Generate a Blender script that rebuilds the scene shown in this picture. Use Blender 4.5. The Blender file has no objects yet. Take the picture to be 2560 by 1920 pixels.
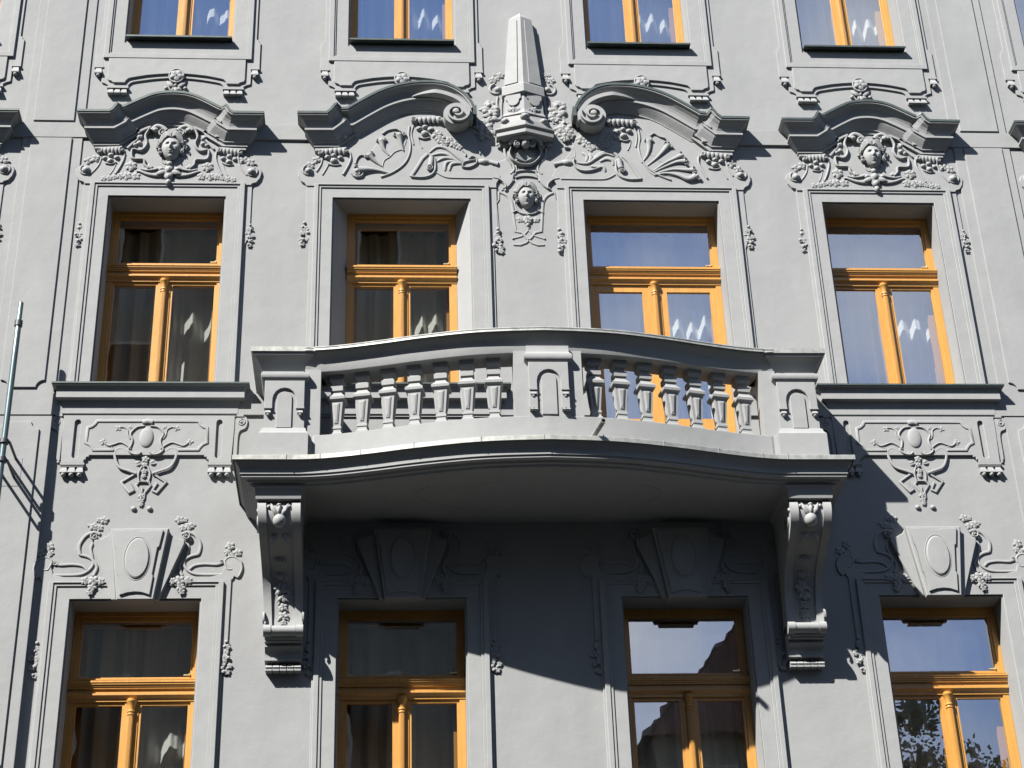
import bpy, bmesh, math, random
from mathutils import Vector, geometry
random.seed(7)
sc = bpy.context.scene
# ------------------------------------------------------------------ camera, sky, sun
RT = Vector((0.99786052, -0.05788537, -0.03039191)); UP = Vector((-0.00265393, -0.50033954, 0.86582522))
FW = Vector((0.06532489, 0.86389214, 0.49942269)); CAM = Vector((-1.3078, -14.5, 1.6)); FPX = 4560.12
cam = bpy.data.cameras.new('camera'); co = bpy.data.objects.new('camera', cam); sc.collection.objects.link(co)
cam.sensor_width = 36.0; cam.lens = 36.0 * FPX / 2560; cam.clip_end = 2000
from mathutils import Matrix
R3 = Matrix((RT, UP, -FW)).transposed()
co.matrix_world = Matrix.Translation(CAM) @ R3.to_4x4()
sc.camera = co
TOSUN = Vector((-1.05, -1.0, 1.5)).normalized()
world = bpy.data.worlds.new("World"); sc.world = world; world.use_nodes = True
wn = world.node_tree.nodes; wl = world.node_tree.links
bg = wn['Background']; sky = wn.new('ShaderNodeTexSky'); sky.sky_type = 'NISHITA'; sky.sun_disc = False
sky.sun_elevation = math.asin(TOSUN.z); sky.sun_rotation = math.atan2(TOSUN.x, TOSUN.y)
sky.air_density = 1.0; sky.dust_density = 0.6; sky.ozone_density = 1.5
tc = wn.new('ShaderNodeTexCoord'); sx_ = wn.new('ShaderNodeSeparateXYZ'); nz = wn.new('ShaderNodeTexNoise'); nz.inputs['Scale'].default_value = 3.4; nz.inputs['Detail'].default_value = 7
cr_ = wn.new('ShaderNodeValToRGB'); cr_.color_ramp.elements[0].position = .45; cr_.color_ramp.elements[1].position = .66
cr_.color_ramp.elements[0].color = (1.9, 3.3, 6.9, 1); cr_.color_ramp.elements[1].color = (7.0, 7.6, 8.8, 1)
mxw = wn.new('ShaderNodeMixRGB'); wl.new(tc.outputs['Generated'], sx_.inputs[0])
def mrange(sock, a, b, c=0., d=1.):
    q = wn.new('ShaderNodeMapRange'); q.interpolation_type = 'SMOOTHSTEP'; q.inputs[1].default_value = a; q.inputs[2].default_value = b; q.inputs[3].default_value = c; q.inputs[4].default_value = d
    wl.new(sock, q.inputs[0]); return q.outputs[0]
def mul(a, b):
    q = wn.new('ShaderNodeMath'); q.operation = 'MULTIPLY'; wl.new(a, q.inputs[0]); wl.new(b, q.inputs[1]); return q.outputs[0]
# bright cloud bank added low in the sky opposite, shaped to brighten the window reflections
bank = mul(mul(mrange(sx_.outputs[2], .22, .36), mrange(sx_.outputs[2], .66, .80, 1., 0.)), mrange(sx_.outputs[1], -.62, -.35, 1., 0.))
wl.new(tc.outputs['Generated'], nz.inputs['Vector']); addc = wn.new('ShaderNodeMath'); addc.operation = 'ADD'; wl.new(nz.outputs['Fac'], addc.inputs[0]); wl.new(mrange(sx_.outputs[2], .33, .47, .07, -.02), addc.inputs[1]); wl.new(addc.outputs[0], cr_.inputs['Fac'])
wl.new(cr_.outputs['Color'], mxw.inputs[2]); wl.new(bank, mxw.inputs[0]); wl.new(sky.outputs['Color'], mxw.inputs[1]); wl.new(mxw.outputs['Color'], bg.inputs['Color'])
bg.inputs['Strength'].default_value = 0.05
sl = bpy.data.lights.new('sun', 'SUN'); sl.energy = 5.0; sl.angle = math.radians(0.5); sl.color = (1.0, .955, .90)
so = bpy.data.objects.new('sun', sl); sc.collection.objects.link(so); so.rotation_euler = TOSUN.to_track_quat('Z', 'Y').to_euler()
sc.view_settings.view_transform = 'Standard'; sc.view_settings.look = 'None'; sc.view_settings.exposure = 1.61; sc.view_settings.gamma = 1
try: sc.cycles.max_bounces = 8; sc.cycles.transparent_max_bounces = 12; sc.cycles.use_denoising = True
except Exception: pass

# ------------------------------------------------------------------ materials
def mat(name, base, rough=.7, metal=0, noise=.05, nscale=4, bump=.0, bscale=60, col2=None, stains=0, grain=0):
    m = bpy.data.materials.new(name); m.use_nodes = True; n = m.node_tree.nodes; l = m.node_tree.links
    b = n['Principled BSDF']; b.inputs['Roughness'].default_value = rough; b.inputs['Metallic'].default_value = metal
    t = n.new('ShaderNodeTexCoord'); x = n.new('ShaderNodeTexNoise'); x.inputs['Scale'].default_value = nscale; x.inputs['Detail'].default_value = 6
    l.new(t.outputs['Object'], x.inputs['Vector'])
    if grain:
        mp = n.new('ShaderNodeMapping'); mp.inputs['Scale'].default_value = (grain, grain, 1.0)
        l.new(t.outputs['Object'], mp.inputs['Vector']); l.new(mp.outputs['Vector'], x.inputs['Vector'])
    r = n.new('ShaderNodeValToRGB'); r.color_ramp.elements[0].position = .3; r.color_ramp.elements[1].position = .7
    c2 = col2 or tuple(min(1, c * (1 + noise)) for c in base); c1 = base if col2 else tuple(c * (1 - noise) for c in base)
    r.color_ramp.elements[0].color = (*c1, 1); r.color_ramp.elements[1].color = (*c2, 1)
    l.new(x.outputs['Fac'], r.inputs['Fac']); out = r.outputs['Color']
    if stains:
        x2 = n.new('ShaderNodeTexNoise'); x2.inputs['Scale'].default_value = 1.3; x2.inputs['Detail'].default_value = 9; x2.inputs['Roughness'].default_value = .65
        mp2 = n.new('ShaderNodeMapping'); mp2.inputs['Scale'].default_value = (1.6, 1.6, .45)
        l.new(t.outputs['Object'], mp2.inputs['Vector']); l.new(mp2.outputs['Vector'], x2.inputs['Vector'])
        r2 = n.new('ShaderNodeValToRGB'); r2.color_ramp.elements[0].position = .35; r2.color_ramp.elements[1].position = .62
        r2.color_ramp.elements[0].color = (1 - stains, 1 - stains, 1 - stains * .9, 1); r2.color_ramp.elements[1].color = (1, 1, 1, 1)
        mm = n.new('ShaderNodeMixRGB'); mm.blend_type = 'MULTIPLY'; mm.inputs[0].default_value = 1
        l.new(x2.outputs['Fac'], r2.inputs['Fac']); l.new(out, mm.inputs[1]); l.new(r2.outputs['Color'], mm.inputs[2]); out = mm.outputs['Color']
    l.new(out, b.inputs['Base Color'])
    if bump:
        x3 = n.new('ShaderNodeTexNoise'); x3.inputs['Scale'].default_value = bscale; x3.inputs['Detail'].default_value = 5; x3.inputs['Roughness'].default_value = .6
        l.new(t.outputs['Object'], x3.inputs['Vector'])
        x4 = n.new('ShaderNodeTexNoise'); x4.inputs['Scale'].default_value = 3.5; x4.inputs['Detail'].default_value = 3
        l.new(t.outputs['Object'], x4.inputs['Vector'])
        bp0 = n.new('ShaderNodeBump'); bp0.inputs['Strength'].default_value = .22; bp0.inputs['Distance'].default_value = .03
        l.new(x4.outputs['Fac'], bp0.inputs['Height'])
        bp = n.new('ShaderNodeBump'); bp.inputs['Strength'].default_value = bump; bp.inputs['Distance'].default_value = .004
        l.new(x3.outputs['Fac'], bp.inputs['Height']); l.new(bp0.outputs['Normal'], bp.inputs['Normal']); l.new(bp.outputs['Normal'], b.inputs['Normal'])
    return m
PL = (.206, .213, .214)
M_wall = mat('wall_plaster', PL, .85, noise=.03, nscale=2.2, bump=.25, bscale=55, stains=.10)
M_orn = mat('stucco', (.206, .213, .214), .8, noise=.035, nscale=9, bump=.22, bscale=90, stains=.05)
M_wood = mat('ochre_painted_wood', (.385, .193, .041), .42, noise=.10, nscale=3, grain=14, bump=.12, bscale=40)
M_sill = mat('green_grey_sheet_metal', (.055, .070, .066), .45, metal=.3, noise=.25, nscale=12)
M_zinc = mat('weathered_zinc', (.25, .26, .245), .55, metal=.45, noise=.22, nscale=18, bump=.3, bscale=14)
M_pole = mat('galvanised_steel', (.09, .125, .13), .4, metal=.6, noise=.15, nscale=10)
M_rod = mat('dark_steel', (.05, .055, .06), .5, metal=.5)
M_room = mat('room_plaster', (.35, .34, .30), .9)
M_brass = mat('brass_handle', (.75, .62, .35), .3, metal=.8)
def glassmat(name, f0, tint):
    m = bpy.data.materials.new(name); m.use_nodes = True; n = m.node_tree.nodes; l = m.node_tree.links; n.clear()
    o = n.new('ShaderNodeOutputMaterial'); mx = n.new('ShaderNodeMixShader'); g = n.new('ShaderNodeBsdfGlossy'); t = n.new('ShaderNodeBsdfTransparent')
    f = n.new('ShaderNodeLayerWeight'); f.inputs['Blend'].default_value = .5; g.inputs['Roughness'].default_value = .0; t.inputs['Color'].default_value = tint
    p = n.new('ShaderNodeMath'); p.operation = 'POWER'; p.inputs[1].default_value = 5; a = n.new('ShaderNodeMath'); a.operation = 'MULTIPLY_ADD'; a.inputs[1].default_value = 1 - f0; a.inputs[2].default_value = f0
    l.new(f.outputs['Facing'], p.inputs[0]); l.new(p.outputs[0], a.inputs[0])
    tc = n.new('ShaderNodeTexCoord'); x = n.new('ShaderNodeTexNoise'); x.inputs['Scale'].default_value = 1.4; b = n.new('ShaderNodeBump'); b.inputs['Strength'].default_value = .10; b.inputs['Distance'].default_value = .02
    l.new(tc.outputs['Object'], x.inputs['Vector']); l.new(x.outputs['Fac'], b.inputs['Height']); l.new(b.outputs['Normal'], g.inputs['Normal'])
    l.new(a.outputs[0], mx.inputs[0]); l.new(t.outputs[0], mx.inputs[1]); l.new(g.outputs[0], mx.inputs[2]); l.new(mx.outputs[0], o.inputs[0]); return m
M_glass = glassmat('window_glass', .42, (.97, .98, .97, 1)); M_glass2 = glassmat('inner_window_glass', .07, (.92, .93, .92, 1))
def curtainmat():
    m = bpy.data.materials.new('sheer_curtain'); m.use_nodes = True; n = m.node_tree.nodes; l = m.node_tree.links; n.clear()
    o = n.new('ShaderNodeOutputMaterial'); a = n.new('ShaderNodeAddShader'); d = n.new('ShaderNodeBsdfDiffuse'); t = n.new('ShaderNodeBsdfTranslucent')
    mx = n.new('ShaderNodeMixShader'); tr = n.new('ShaderNodeBsdfTransparent'); mx.inputs[0].default_value = .18
    d.inputs[0].default_value = (.80, .82, .80, 1); t.inputs[0].default_value = (.42, .42, .40, 1)
    tc = n.new('ShaderNodeTexCoord'); w = n.new('ShaderNodeTexWave'); w.inputs['Scale'].default_value = 60; w.bands_direction = 'Z'
    l.new(tc.outputs['Object'], w.inputs['Vector'])
    l.new(d.outputs[0], a.inputs[0]); l.new(t.outputs[0], a.inputs[1]); l.new(a.outputs[0], mx.inputs[1]); l.new(tr.outputs[0], mx.inputs[2]); l.new(mx.outputs[0], o.inputs[0]); return m
M_curt = curtainmat()

# ------------------------------------------------------------------ helpers
def un(u, v, d=0.0):                       # photo position -> point on the facade plane standing d in front of the wall
    D = FW * FPX + RT * (u - 1280) + UP * (960 - v)
    t = (-d - CAM.y) / D.y; P = CAM + D * t
    return (P.x, P.z)
FR = dict(U1=(0, 0, .31646), U2=(640, 0, .31646), U3=(1240, 0, .31646), U4=(1860, 0, .31646), W1=(0, 450, .31646), W2=(640, 450, .31646),
          AP=(0, 900, .31646), B2=(560, 800, .31646), B3=(1240, 800, .31646), C4=(1860, 900, .31646), T1=(180, 270, .22604), T2=(730, 270, .22604),
          T3=(1400, 270, .22604), M=(1200, 320, .18692), O=(1180, 160, .14469), K=(80, 1260, .25316), BL=(600, 1220, .28944), BR=(1930, 1220, .28944))
def tr(fr, pts, d=.03, cx=0.0):            # traced outline -> local facade metres (x, z)
    ox, oy, s = FR[fr]; out = []
    for p in pts:
        x, z = un(ox + p[0] * s, oy + p[1] * s, d); out.append((x - cx, z) + tuple(p[2:]))
    return out
def mirror(pts, ax=0.0): return [(2 * ax - p[0],) + tuple(p[1:]) for p in pts]
def cr(pts, n=5, closed=False):            # Catmull-Rom
    P = [Vector(p) for p in pts]; N = len(P); out = []
    rng = range(N) if closed else range(N - 1)
    for i in rng:
        g = (lambda k: P[k % N]) if closed else (lambda k: P[max(0, min(N - 1, k))])
        a, b, c, d = g(i - 1), g(i), g(i + 1), g(i + 2)
        for j in range(n):
            t = j / n
            out.append(tuple(.5 * ((2 * b) + (c - a) * t + (2 * a - 5 * b + 4 * c - d) * t * t + (3 * b - a - 3 * c + d) * t ** 3)))
    if not closed: out.append(tuple(P[-1]))
    return out
class MB:
    def __init__(s): s.v = []; s.f = []
    def add(s, vs, fs):
        o = len(s.v); s.v += [tuple(v) for v in vs]; s.f += [tuple(i + o for i in f) for f in fs]; return s
    def box(s, x0, x1, d0, d1, z0, z1):    # d = distance in front of wall plane
        vs = [(x, -d, z) for x in (x0, x1) for d in (d0, d1) for z in (z0, z1)]
        return s.add(vs, [(0, 1, 3, 2), (4, 6, 7, 5), (0, 4, 5, 1), (2, 3, 7, 6), (0, 2, 6, 4), (1, 5, 7, 3)])
    def pieces(s, margin=.004):
        par = list(range(len(s.v)))
        def find(a):
            while par[a] != a: par[a] = par[par[a]]; a = par[a]
            return a
        for f in s.f:
            r = find(f[0])
            for i in f[1:]: par[find(i)] = r
        box = {}
        for i, v in enumerate(s.v):
            r = find(i); b = box.get(r)
            if b is None: box[r] = [list(v), list(v)]
            else:
                for k in range(3): b[0][k] = min(b[0][k], v[k]); b[1][k] = max(b[1][k], v[k])
        keys = list(box); grp = {k: k for k in keys}
        def g(a):
            while grp[a] != a: a = grp[a]
            return a
        for i, a in enumerate(keys):
            A = box[a]
            for b in keys[:i]:
                if g(a) != g(b) and all(A[0][k] - margin <= box[b][1][k] and box[b][0][k] - margin <= A[1][k] for k in range(3)): grp[g(a)] = g(b)
        out = {}
        for f in s.f: out.setdefault(g(find(f[0])), []).append(f)
        res = []
        for fs in sorted(out.values(), key=len, reverse=True):
            mp = {}; q = MB()
            for f in fs:
                for i in f:
                    if i not in mp: mp[i] = len(q.v); q.v.append(s.v[i])
                q.f.append(tuple(mp[i] for i in f))
            res.append(q)
        return res
    def build(s, name, m, parent=None, smooth=None, label=None, split=False, flat=None):
        if flat: s.v = [(x, -(flat[0] + (-y - flat[0]) * flat[1]), z) for x, y, z in s.v]
        if split:
            ps = s.pieces(); o = None
            for q in ps[::-1]: o = q.build(name, m, parent, smooth, label)
            return o
        me = bpy.data.meshes.new(name); me.from_pydata(s.v, [], s.f); me.materials.append(m)
        b = bmesh.new(); b.from_mesh(me); bmesh.ops.recalc_face_normals(b, faces=b.faces); b.to_mesh(me); b.free()
        if smooth:
            for p in me.polygons: p.use_smooth = True
            me.set_sharp_from_angle(angle=math.radians(smooth))
        o = bpy.data.objects.new(name, me); sc.collection.objects.link(o)
        if parent: o.parent = parent
        if label: o['label'] = label
        return o
def area(P): return sum(P[i][0] * P[(i + 1) % len(P)][1] - P[(i + 1) % len(P)][0] * P[i][1] for i in range(len(P))) / 2
def inset(P, c):
    N = len(P); s = 1 if area(P) > 0 else -1; out = []
    for i in range(N):
        a, b, d = Vector(P[i - 1][:2]), Vector(P[i][:2]), Vector(P[(i + 1) % N][:2])
        e1 = (b - a); e2 = (d - b)
        if e1.length < 1e-7: e1 = e2
        if e2.length < 1e-7: e2 = e1
        e1.normalize(); e2.normalize(); n1 = Vector((-e1.y, e1.x)) * s; n2 = Vector((-e2.y, e2.x)) * s
        n = n1 + n2; L = max(n.dot(n1), .5); q = b + n * (c / L); out.append((q.x, q.y))
    return out
def plate(mb, P, d0, d1, ch=.004, holes=()):
    P = [p[:2] for p in P]
    def ringfaces(A, dA, B, dB):
        n = len(A); mb.add([(x, -dA, z) for x, z in A] + [(x, -dB, z) for x, z in B], [(i, (i + 1) % n, n + (i + 1) % n, n + i) for i in range(n)])
    tops = []
    for k, Q in enumerate([P] + [list(h) for h in holes]):
        I = inset(Q, ch if k == 0 else -ch)
        ringfaces(Q, d0, Q, d1 - ch); ringfaces(Q, d1 - ch, I, d1); tops.append(I)
    tess = geometry.tessellate_polygon([[Vector((x, z, 0)) for x, z in t] for t in tops])
    flat = [q for t in tops for q in t]
    mb.add([(x, -d1, z) for x, z in flat], [f for f in tess])
    return mb
def rect(x0, x1, z0, z1): return [(x0, z0), (x1, z0), (x1, z1), (x0, z1)]
def frame_ring(mb, outer, inner, d0, d1, ch=.004): return plate(mb, outer, d0, d1, ch, [inner])
def normals2(P, closed):
    N = len(P); out = []
    for i in range(N):
        a = Vector(P[i - 1][:2]) if (i > 0 or closed) else None; b = Vector(P[i][:2]); c = Vector(P[(i + 1) % N][:2]) if (i < N - 1 or closed) else None
        e1 = (b - a).normalized() if a is not None and (b - a).length > 1e-7 else None; e2 = (c - b).normalized() if c is not None and (c - b).length > 1e-7 else None
        if e1 is None: e1 = e2
        if e2 is None: e2 = e1
        if e1 is None: e1 = e2 = Vector((1, 0))
        n1 = Vector((-e1.y, e1.x)); n2 = Vector((-e2.y, e2.x)); n = n1 + n2
        if n.length < 1e-5: n = n1
        n.normalize(); out.append(n * min(1.6, 1 / max(.35, n.dot(n1))))
    return out
def ribbon(mb, P, w, h, base=0.0, closed=False, prof='flat'):     # raised strap along a path on the facade
    nn = normals2(P, closed); N = len(P)
    secs = {'flat': [(-.5, 0), (-.5, .75), (-.36, 1), (.36, 1), (.5, .75), (.5, 0)], 'round': [(-.5, 0), (-.42, .6), (-.2, .95), (0, 1), (.2, .95), (.42, .6), (.5, 0)],
            'rim': [(-.5, 0), (-.5, 1), (-.25, 1), (-.12, .6), (.12, .6), (.25, 1), (.5, 1), (.5, 0)]}[prof]
    vs = []; K = len(secs)
    for i, p in enumerate(P):
        ww = w * (p[2] if len(p) > 2 else 1)
        for s_, hh in secs: vs.append((p[0] + nn[i].x * s_ * ww, -(base + h * hh * (min(1, .4 + .6 * (p[2] if len(p) > 2 else 1)))), p[1] + nn[i].y * s_ * ww))
    fs = [(i * K + j, i * K + j + 1, ((i + 1) % N) * K + j + 1, ((i + 1) % N) * K + j) for i in range(N if closed else N - 1) for j in range(K - 1)]
    if not closed: fs += [tuple(range(K)), tuple((N - 1) * K + j for j in range(K))]
    return mb.add(vs, fs)
def tube(mb, P, r, base=0.0, flat=1.0, seg=8, closed=False):      # round bar; P items (x, z[, radius factor[, extra depth]])
    nn = normals2(P, closed); N = len(P); vs = []
    for i, p in enumerate(P):
        rr = r * (p[2] if len(p) > 2 else 1); dd = base + (p[3] if len(p) > 3 else 0); n = nn[i].normalized()
        for j in range(seg):
            a = 2 * math.pi * j / seg; vs.append((p[0] + n.x * math.cos(a) * rr, -(dd + math.sin(a) * rr * flat), p[1] + n.y * math.cos(a) * rr))
    fs = [(i * seg + j, i * seg + (j + 1) % seg, ((i + 1) % N) * seg + (j + 1) % seg, ((i + 1) % N) * seg + j) for i in range(N if closed else N - 1) for j in range(seg)]
    if not closed: fs += [tuple(range(seg)), tuple((N - 1) * seg + j for j in range(seg))]
    return mb.add(vs, fs)
def blob(mb, x, z, rx, rz=None, rd=None, base=0.0, rot=0.0, seg=8, rings=5, jit=.0):
    rz = rz or rx; rd = rd or min(rx, rz) * .8; vs = []; c, s = math.cos(rot), math.sin(rot)
    for i in range(rings + 1):
        th = math.pi * i / rings
        for j in range(seg):
            ph = 2 * math.pi * j / seg; k = 1 + random.uniform(-jit, jit)
            a, b, e = math.sin(th) * math.cos(ph) * rx * k, math.sin(th) * math.sin(ph) * rz * k, math.cos(th) * rd * k
            vs.append((x + a * c - b * s, -(base + e), z + a * s + b * c))
    return mb.add(vs, [(i * seg + j, i * seg + (j + 1) % seg, (i + 1) * seg + (j + 1) % seg, (i + 1) * seg + j) for i in range(rings) for j in range(seg)])
def flower(mb, x, z, r, base=0.0, n=5, h=.6):
    a0 = random.uniform(0, 6.28)
    for i in range(n):
        a = a0 + 2 * math.pi * i / n; blob(mb, x + math.cos(a) * r * .55, z + math.sin(a) * r * .55, r * .66, r * .50, r * .25 * h * 1.4, base + r * .05 * h * (1 + 1.2 * (i % 2)), a + .3, 8, 5, .05)
    ribbon(mb, spiral(x, z, r * .42, 1.2, 57 * a0, 1, 10, .3), r * .18, r * .20 * h, base + r * .26 * h, prof='round'); blob(mb, x, z, r * .18, r * .18, r * .22 * h * 1.4, base + r * .28 * h, 0, 7, 4)
def leaf(mb, x, z, ang, L, w, base=0.0, curl=.3, h=.5):
    P = []; a = math.radians(ang)
    for i in range(7):
        t = i / 6; P.append((x + math.cos(a) * L * t - math.sin(a) * curl * L * t * t, z + math.sin(a) * L * t + math.cos(a) * curl * L * t * t, max(.08, math.sin(math.pi * min(.97, .12 + t * .85)) ** .8), .3 * w * math.sin(math.pi * t)))
    tube(mb, P, w / 2, base, h, 6)
def dome(mb, cx, cz, rx, rz, base, h, n=28, k=9):
    rings = [[(cx + rx * math.cos(math.pi * i / 2 / k) * math.cos(2 * math.pi * j / n), -(base + h * math.sin(math.pi * i / 2 / k) ** .8), cz + rz * math.cos(math.pi * i / 2 / k) * math.sin(2 * math.pi * j / n)) for j in range(n)] for i in range(k)] + [[(cx, -(base + h), cz)] * n]
    return loft(mb, rings, False)
def capital(mb, c0, c1, h, base):          # small fluted console head with curled ends
    n = 6; sg = 1 if c1[0] > c0[0] else -1
    for k in range(n):
        t = (k + .5) / n; x = c0[0] + (c1[0] - c0[0]) * t; z = c0[1] + (c1[1] - c0[1]) * t + h * .15 * math.sin(math.pi * t)
        w_ = abs(c1[0] - c0[0]) / n * .56
        tube(mb, [(x, z + h * .55, 1.0), (x, z + h * .2, 1.1, .012), (x - sg * 0 + (x - (c0[0] + c1[0]) / 2) * .05, z - h * .3, .95, .01), (x, z - h * .75, .5, -.006)], w_, base, 1.0, 7)
    for c, q in ((c0, -sg), (c1, sg)):
        blob(mb, c[0], c[1] - h * .1, h * .45, h * .45, .034, base); volute(mb, c[0], c[1] - h * .1, h * .52, 90, q, h * .2, .02, base + .022, 1.2, False)
    tube(mb, [(c0[0], c0[1] + h * .55), (c1[0], c1[1] + h * .55)], h * .22, base + .01, 1, 7)
def acanthus(mb, x, z, ang, L, w, base=0.0, n=5):
    for k in range(n):
        f = (k - (n - 1) / 2) / max(1, (n - 1) / 2); leaf(mb, x, z, ang + f * 55, L * (1 - .35 * abs(f)), w * .45, base, .25 * f)
def cluster(mb, x, z, w, h, base=0.0, seed=1, hang=True):          # flower and fruit drop
    st = random.getstate(); random.seed(seed)
    if hang: blob(mb, x, z + h * .5, w * .17, w * .17, w * .17, base + w * .08); leaf(mb, x, z + h * .45, -90, h * .3, w * .16, base, 0)
    k = 0
    for t in (.32, .08, -.2, -.38):
        ww = w * (.42 if abs(t) > .3 else .75)
        for i in range(3 if abs(t) < .3 else 2):
            xx = x + random.uniform(-.5, .5) * ww; zz = z + t * h + random.uniform(-.06, .06) * h; k += 1
            if k % 2: flower(mb, xx, zz, w * random.uniform(.20, .28), base, 5, .8)
            else: blob(mb, xx, zz, w * random.uniform(.13, .2), None, w * .16, base + w * .05, 0, 8, 5, .08)
    for i in range(4): leaf(mb, x + random.uniform(-.3, .3) * w, z + random.uniform(-.2, .3) * h, random.uniform(0, 360), w * .45, w * .2, base, random.uniform(-.4, .4))
    random.setstate(st)
def spiral(x, z, r, turns=1.4, a0=0., dr=1, n=26, taper=.25):
    P = []
    for i in range(n):
        t = i / (n - 1); a = math.radians(a0) + dr * turns * 2 * math.pi * t; rr = r * (1 - t * (1 - taper)); P.append((x + rr * math.cos(a), z + rr * math.sin(a), 1 - .45 * t))
    return P
def volute(mb, x, z, r, a0, dr, w, h, base=0.0, turns=1.3, knob=True):
    ribbon(mb, spiral(x, z, r - w / 2, turns, a0, dr), w, h, base, prof='round')
    if knob: blob(mb, x, z, r * .3, r * .3, h * 1.2, base)
def sweep(mb, path, prof):        # path: (x, z, base depth, out sign, towall); prof: (projection, drop)
    P = [(p[0], p[1]) for p in path]; nn = normals2(P, False); vs = []; K = len(prof); N = len(P)
    for i, p in enumerate(path):
        out = p[3] if len(p) > 3 else 0; wall = p[4] if len(p) > 4 else 0; n = nn[i]
        if n.y < 0: n = -n
        if out: n = Vector((0, 1))
        for pr_, q in prof: vs.append((p[0] - n.x * q + out * pr_, -(-.01 if wall else p[2] + pr_), p[1] - n.y * q))
    fs = [(i * K + j, i * K + j + 1, (i + 1) * K + j + 1, (i + 1) * K + j) for i in range(N - 1) for j in range(K - 1)]
    for i in range(N - 1):       # close the returns where the base depth steps
        if abs(path[i][2] - path[i + 1][2]) > 1e-4 and not (len(path[i]) > 4 or len(path[i + 1]) > 4):
            a = i if path[i][2] > path[i + 1][2] else i + 1; o_ = a * K; L = len(vs); e = vs[o_:o_ + K]
            vs += [(v[0], .0, v[2]) for v in e]; fs += [(o_ + j, o_ + j + 1, L + j + 1, L + j) for j in range(K - 1)]
    # roof of the moulding back to the wall
    o = [i * K for i in range(N)]; back = []
    for i, p in enumerate(path): back.append((vs[o[i]][0], .01, vs[o[i]][2]))
    B0 = len(vs); mb.add(vs + back, fs + [(o[i], o[i + 1], B0 + i + 1, B0 + i) for i in range(N - 1)])
    return mb
def sweep_plan(mb, path, prof, closed_top=True):   # path in plan (x, depth); prof (offset outwards, z)
    nn = normals2(path, False); K = len(prof); N = len(path); vs = []
    for i, p in enumerate(path):
        n = nn[i]
        for o_, z in prof: vs.append((p[0] + n.x * o_, -(p[1] + n.y * o_), z))
    return mb.add(vs, [(i * K + j, i * K + j + 1, (i + 1) * K + j + 1, (i + 1) * K + j) for i in range(N - 1) for j in range(K - 1)])
def loft(mb, rings, cap=True):
    n = len(rings[0]); vs = [v for r in rings for v in r]; N = len(rings)
    fs = [(i * n + j, i * n + (j + 1) % n, (i + 1) * n + (j + 1) % n, (i + 1) * n + j) for i in range(N - 1) for j in range(n)]
    if cap: fs += [tuple(range(n)), tuple((N - 1) * n + j for j in range(n))]
    return mb.add(vs, fs)
def turned(mb, x, d, prof, seg=16):        # prof (radius, z)
    return loft(mb, [[(x + r * math.cos(2 * math.pi * j / seg), -(d + r * math.sin(2 * math.pi * j / seg)), z) for j in range(seg)] for r, z in prof])
def mask(mb, x, z, hw, hh, base, prot, hairmb, curls=True, tilt=0.0):
    G = lambda a, b, s, t: math.exp(-(a / s) ** 2 - (b / t) ** 2)
    NR, NT = 22, 44; vs = []
    for i in range(NR + 1):
        r = i / NR
        for j in range(NT):
            t = 2 * math.pi * j / NT; v = math.sin(t) * r; k = 1 - .2 * max(0, -v) ** 1.4
            u = math.cos(t) * r * k
            d = prot * max(0, 1 - r * r) ** .42
            f = 0
            if v < .22 and v > -.3: f += (.10 + .34 * min(1, max(0, (.22 - v) / .42))) * G(u, 0, .13, 1) * (1 if v > -.22 else max(0, 1 - (-.22 - v) / .07))
            f += .10 * (G(abs(u) - .34, v - .24, .2, .06)) - .27 * (G(abs(u) - .33, v - .10, .18, .10)) + .13 * G(abs(u) - .33, v - .09, .12, .045)
            f += .085 * G(u, v + .42, .25, .045) - .10 * G(u, v + .485, .26, .022) + .09 * G(u, v + .545, .2, .045) - .06 * G(u, v + .66, .2, .05) + .13 * G(u, v + .84, .22, .11) + .06 * G(abs(u) - .45, v + .22, .2, .2)
            f *= max(0, 1 - r ** 6)
            vs.append((x + u * hw, -(base + d + f * prot * 1.15), z + v * hh))
    fs = [(i * NT + j, i * NT + (j + 1) % NT, (i + 1) * NT + (j + 1) % NT, (i + 1) * NT + j) for i in range(NR) for j in range(NT)]
    mb.add(vs, fs)
    H = hairmb
    rr_ = random.Random(int(abs(x * 1000)) + 5)
    for s in (-1, 1):
        for k in range(3):     # wavy strands swept from the parting
            P = [(x + s * hw * .04, z + hh * (.66 + .10 * k), .5, prot * .9), (x + s * hw * (.42 + .04 * k), z + hh * (.80 + .10 * k), 1, prot * .85), (x + s * hw * (.80 + .06 * k), z + hh * (.52 + .12 * k), 1.1, prot * .65), (x + s * hw * (1.0 + .07 * k), z + hh * (.30 - .02 * k), .8, prot * .5)]
            tube(H, cr(P, 4), hw * .15, base, .9, 7)
        for k in range(6):     # loose curls beside the cheeks
            t = k / 5; a = math.radians(40 - 78 * t); q = 1.16 + .16 * (k % 2); cx_, cz_ = x + s * hw * q * math.cos(a) * 1.02, z + hh * (.80 * math.sin(a) + .10)
            r = hw * rr_.uniform(.20, .30); blob(H, cx_, cz_, r, r * .85, prot * .30, base + prot * rr_.uniform(.10, .34), rr_.uniform(0, 3), 9, 5, .05)
            volute(H, cx_, cz_, r * 1.05, rr_.uniform(0, 360), s, hw * .09, prot * .16, base + prot * .36, 1.0, False)
    blob(H, x, z + hh * .98, hw * .2, hw * .16, prot * .4, base + prot * .6)

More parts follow.
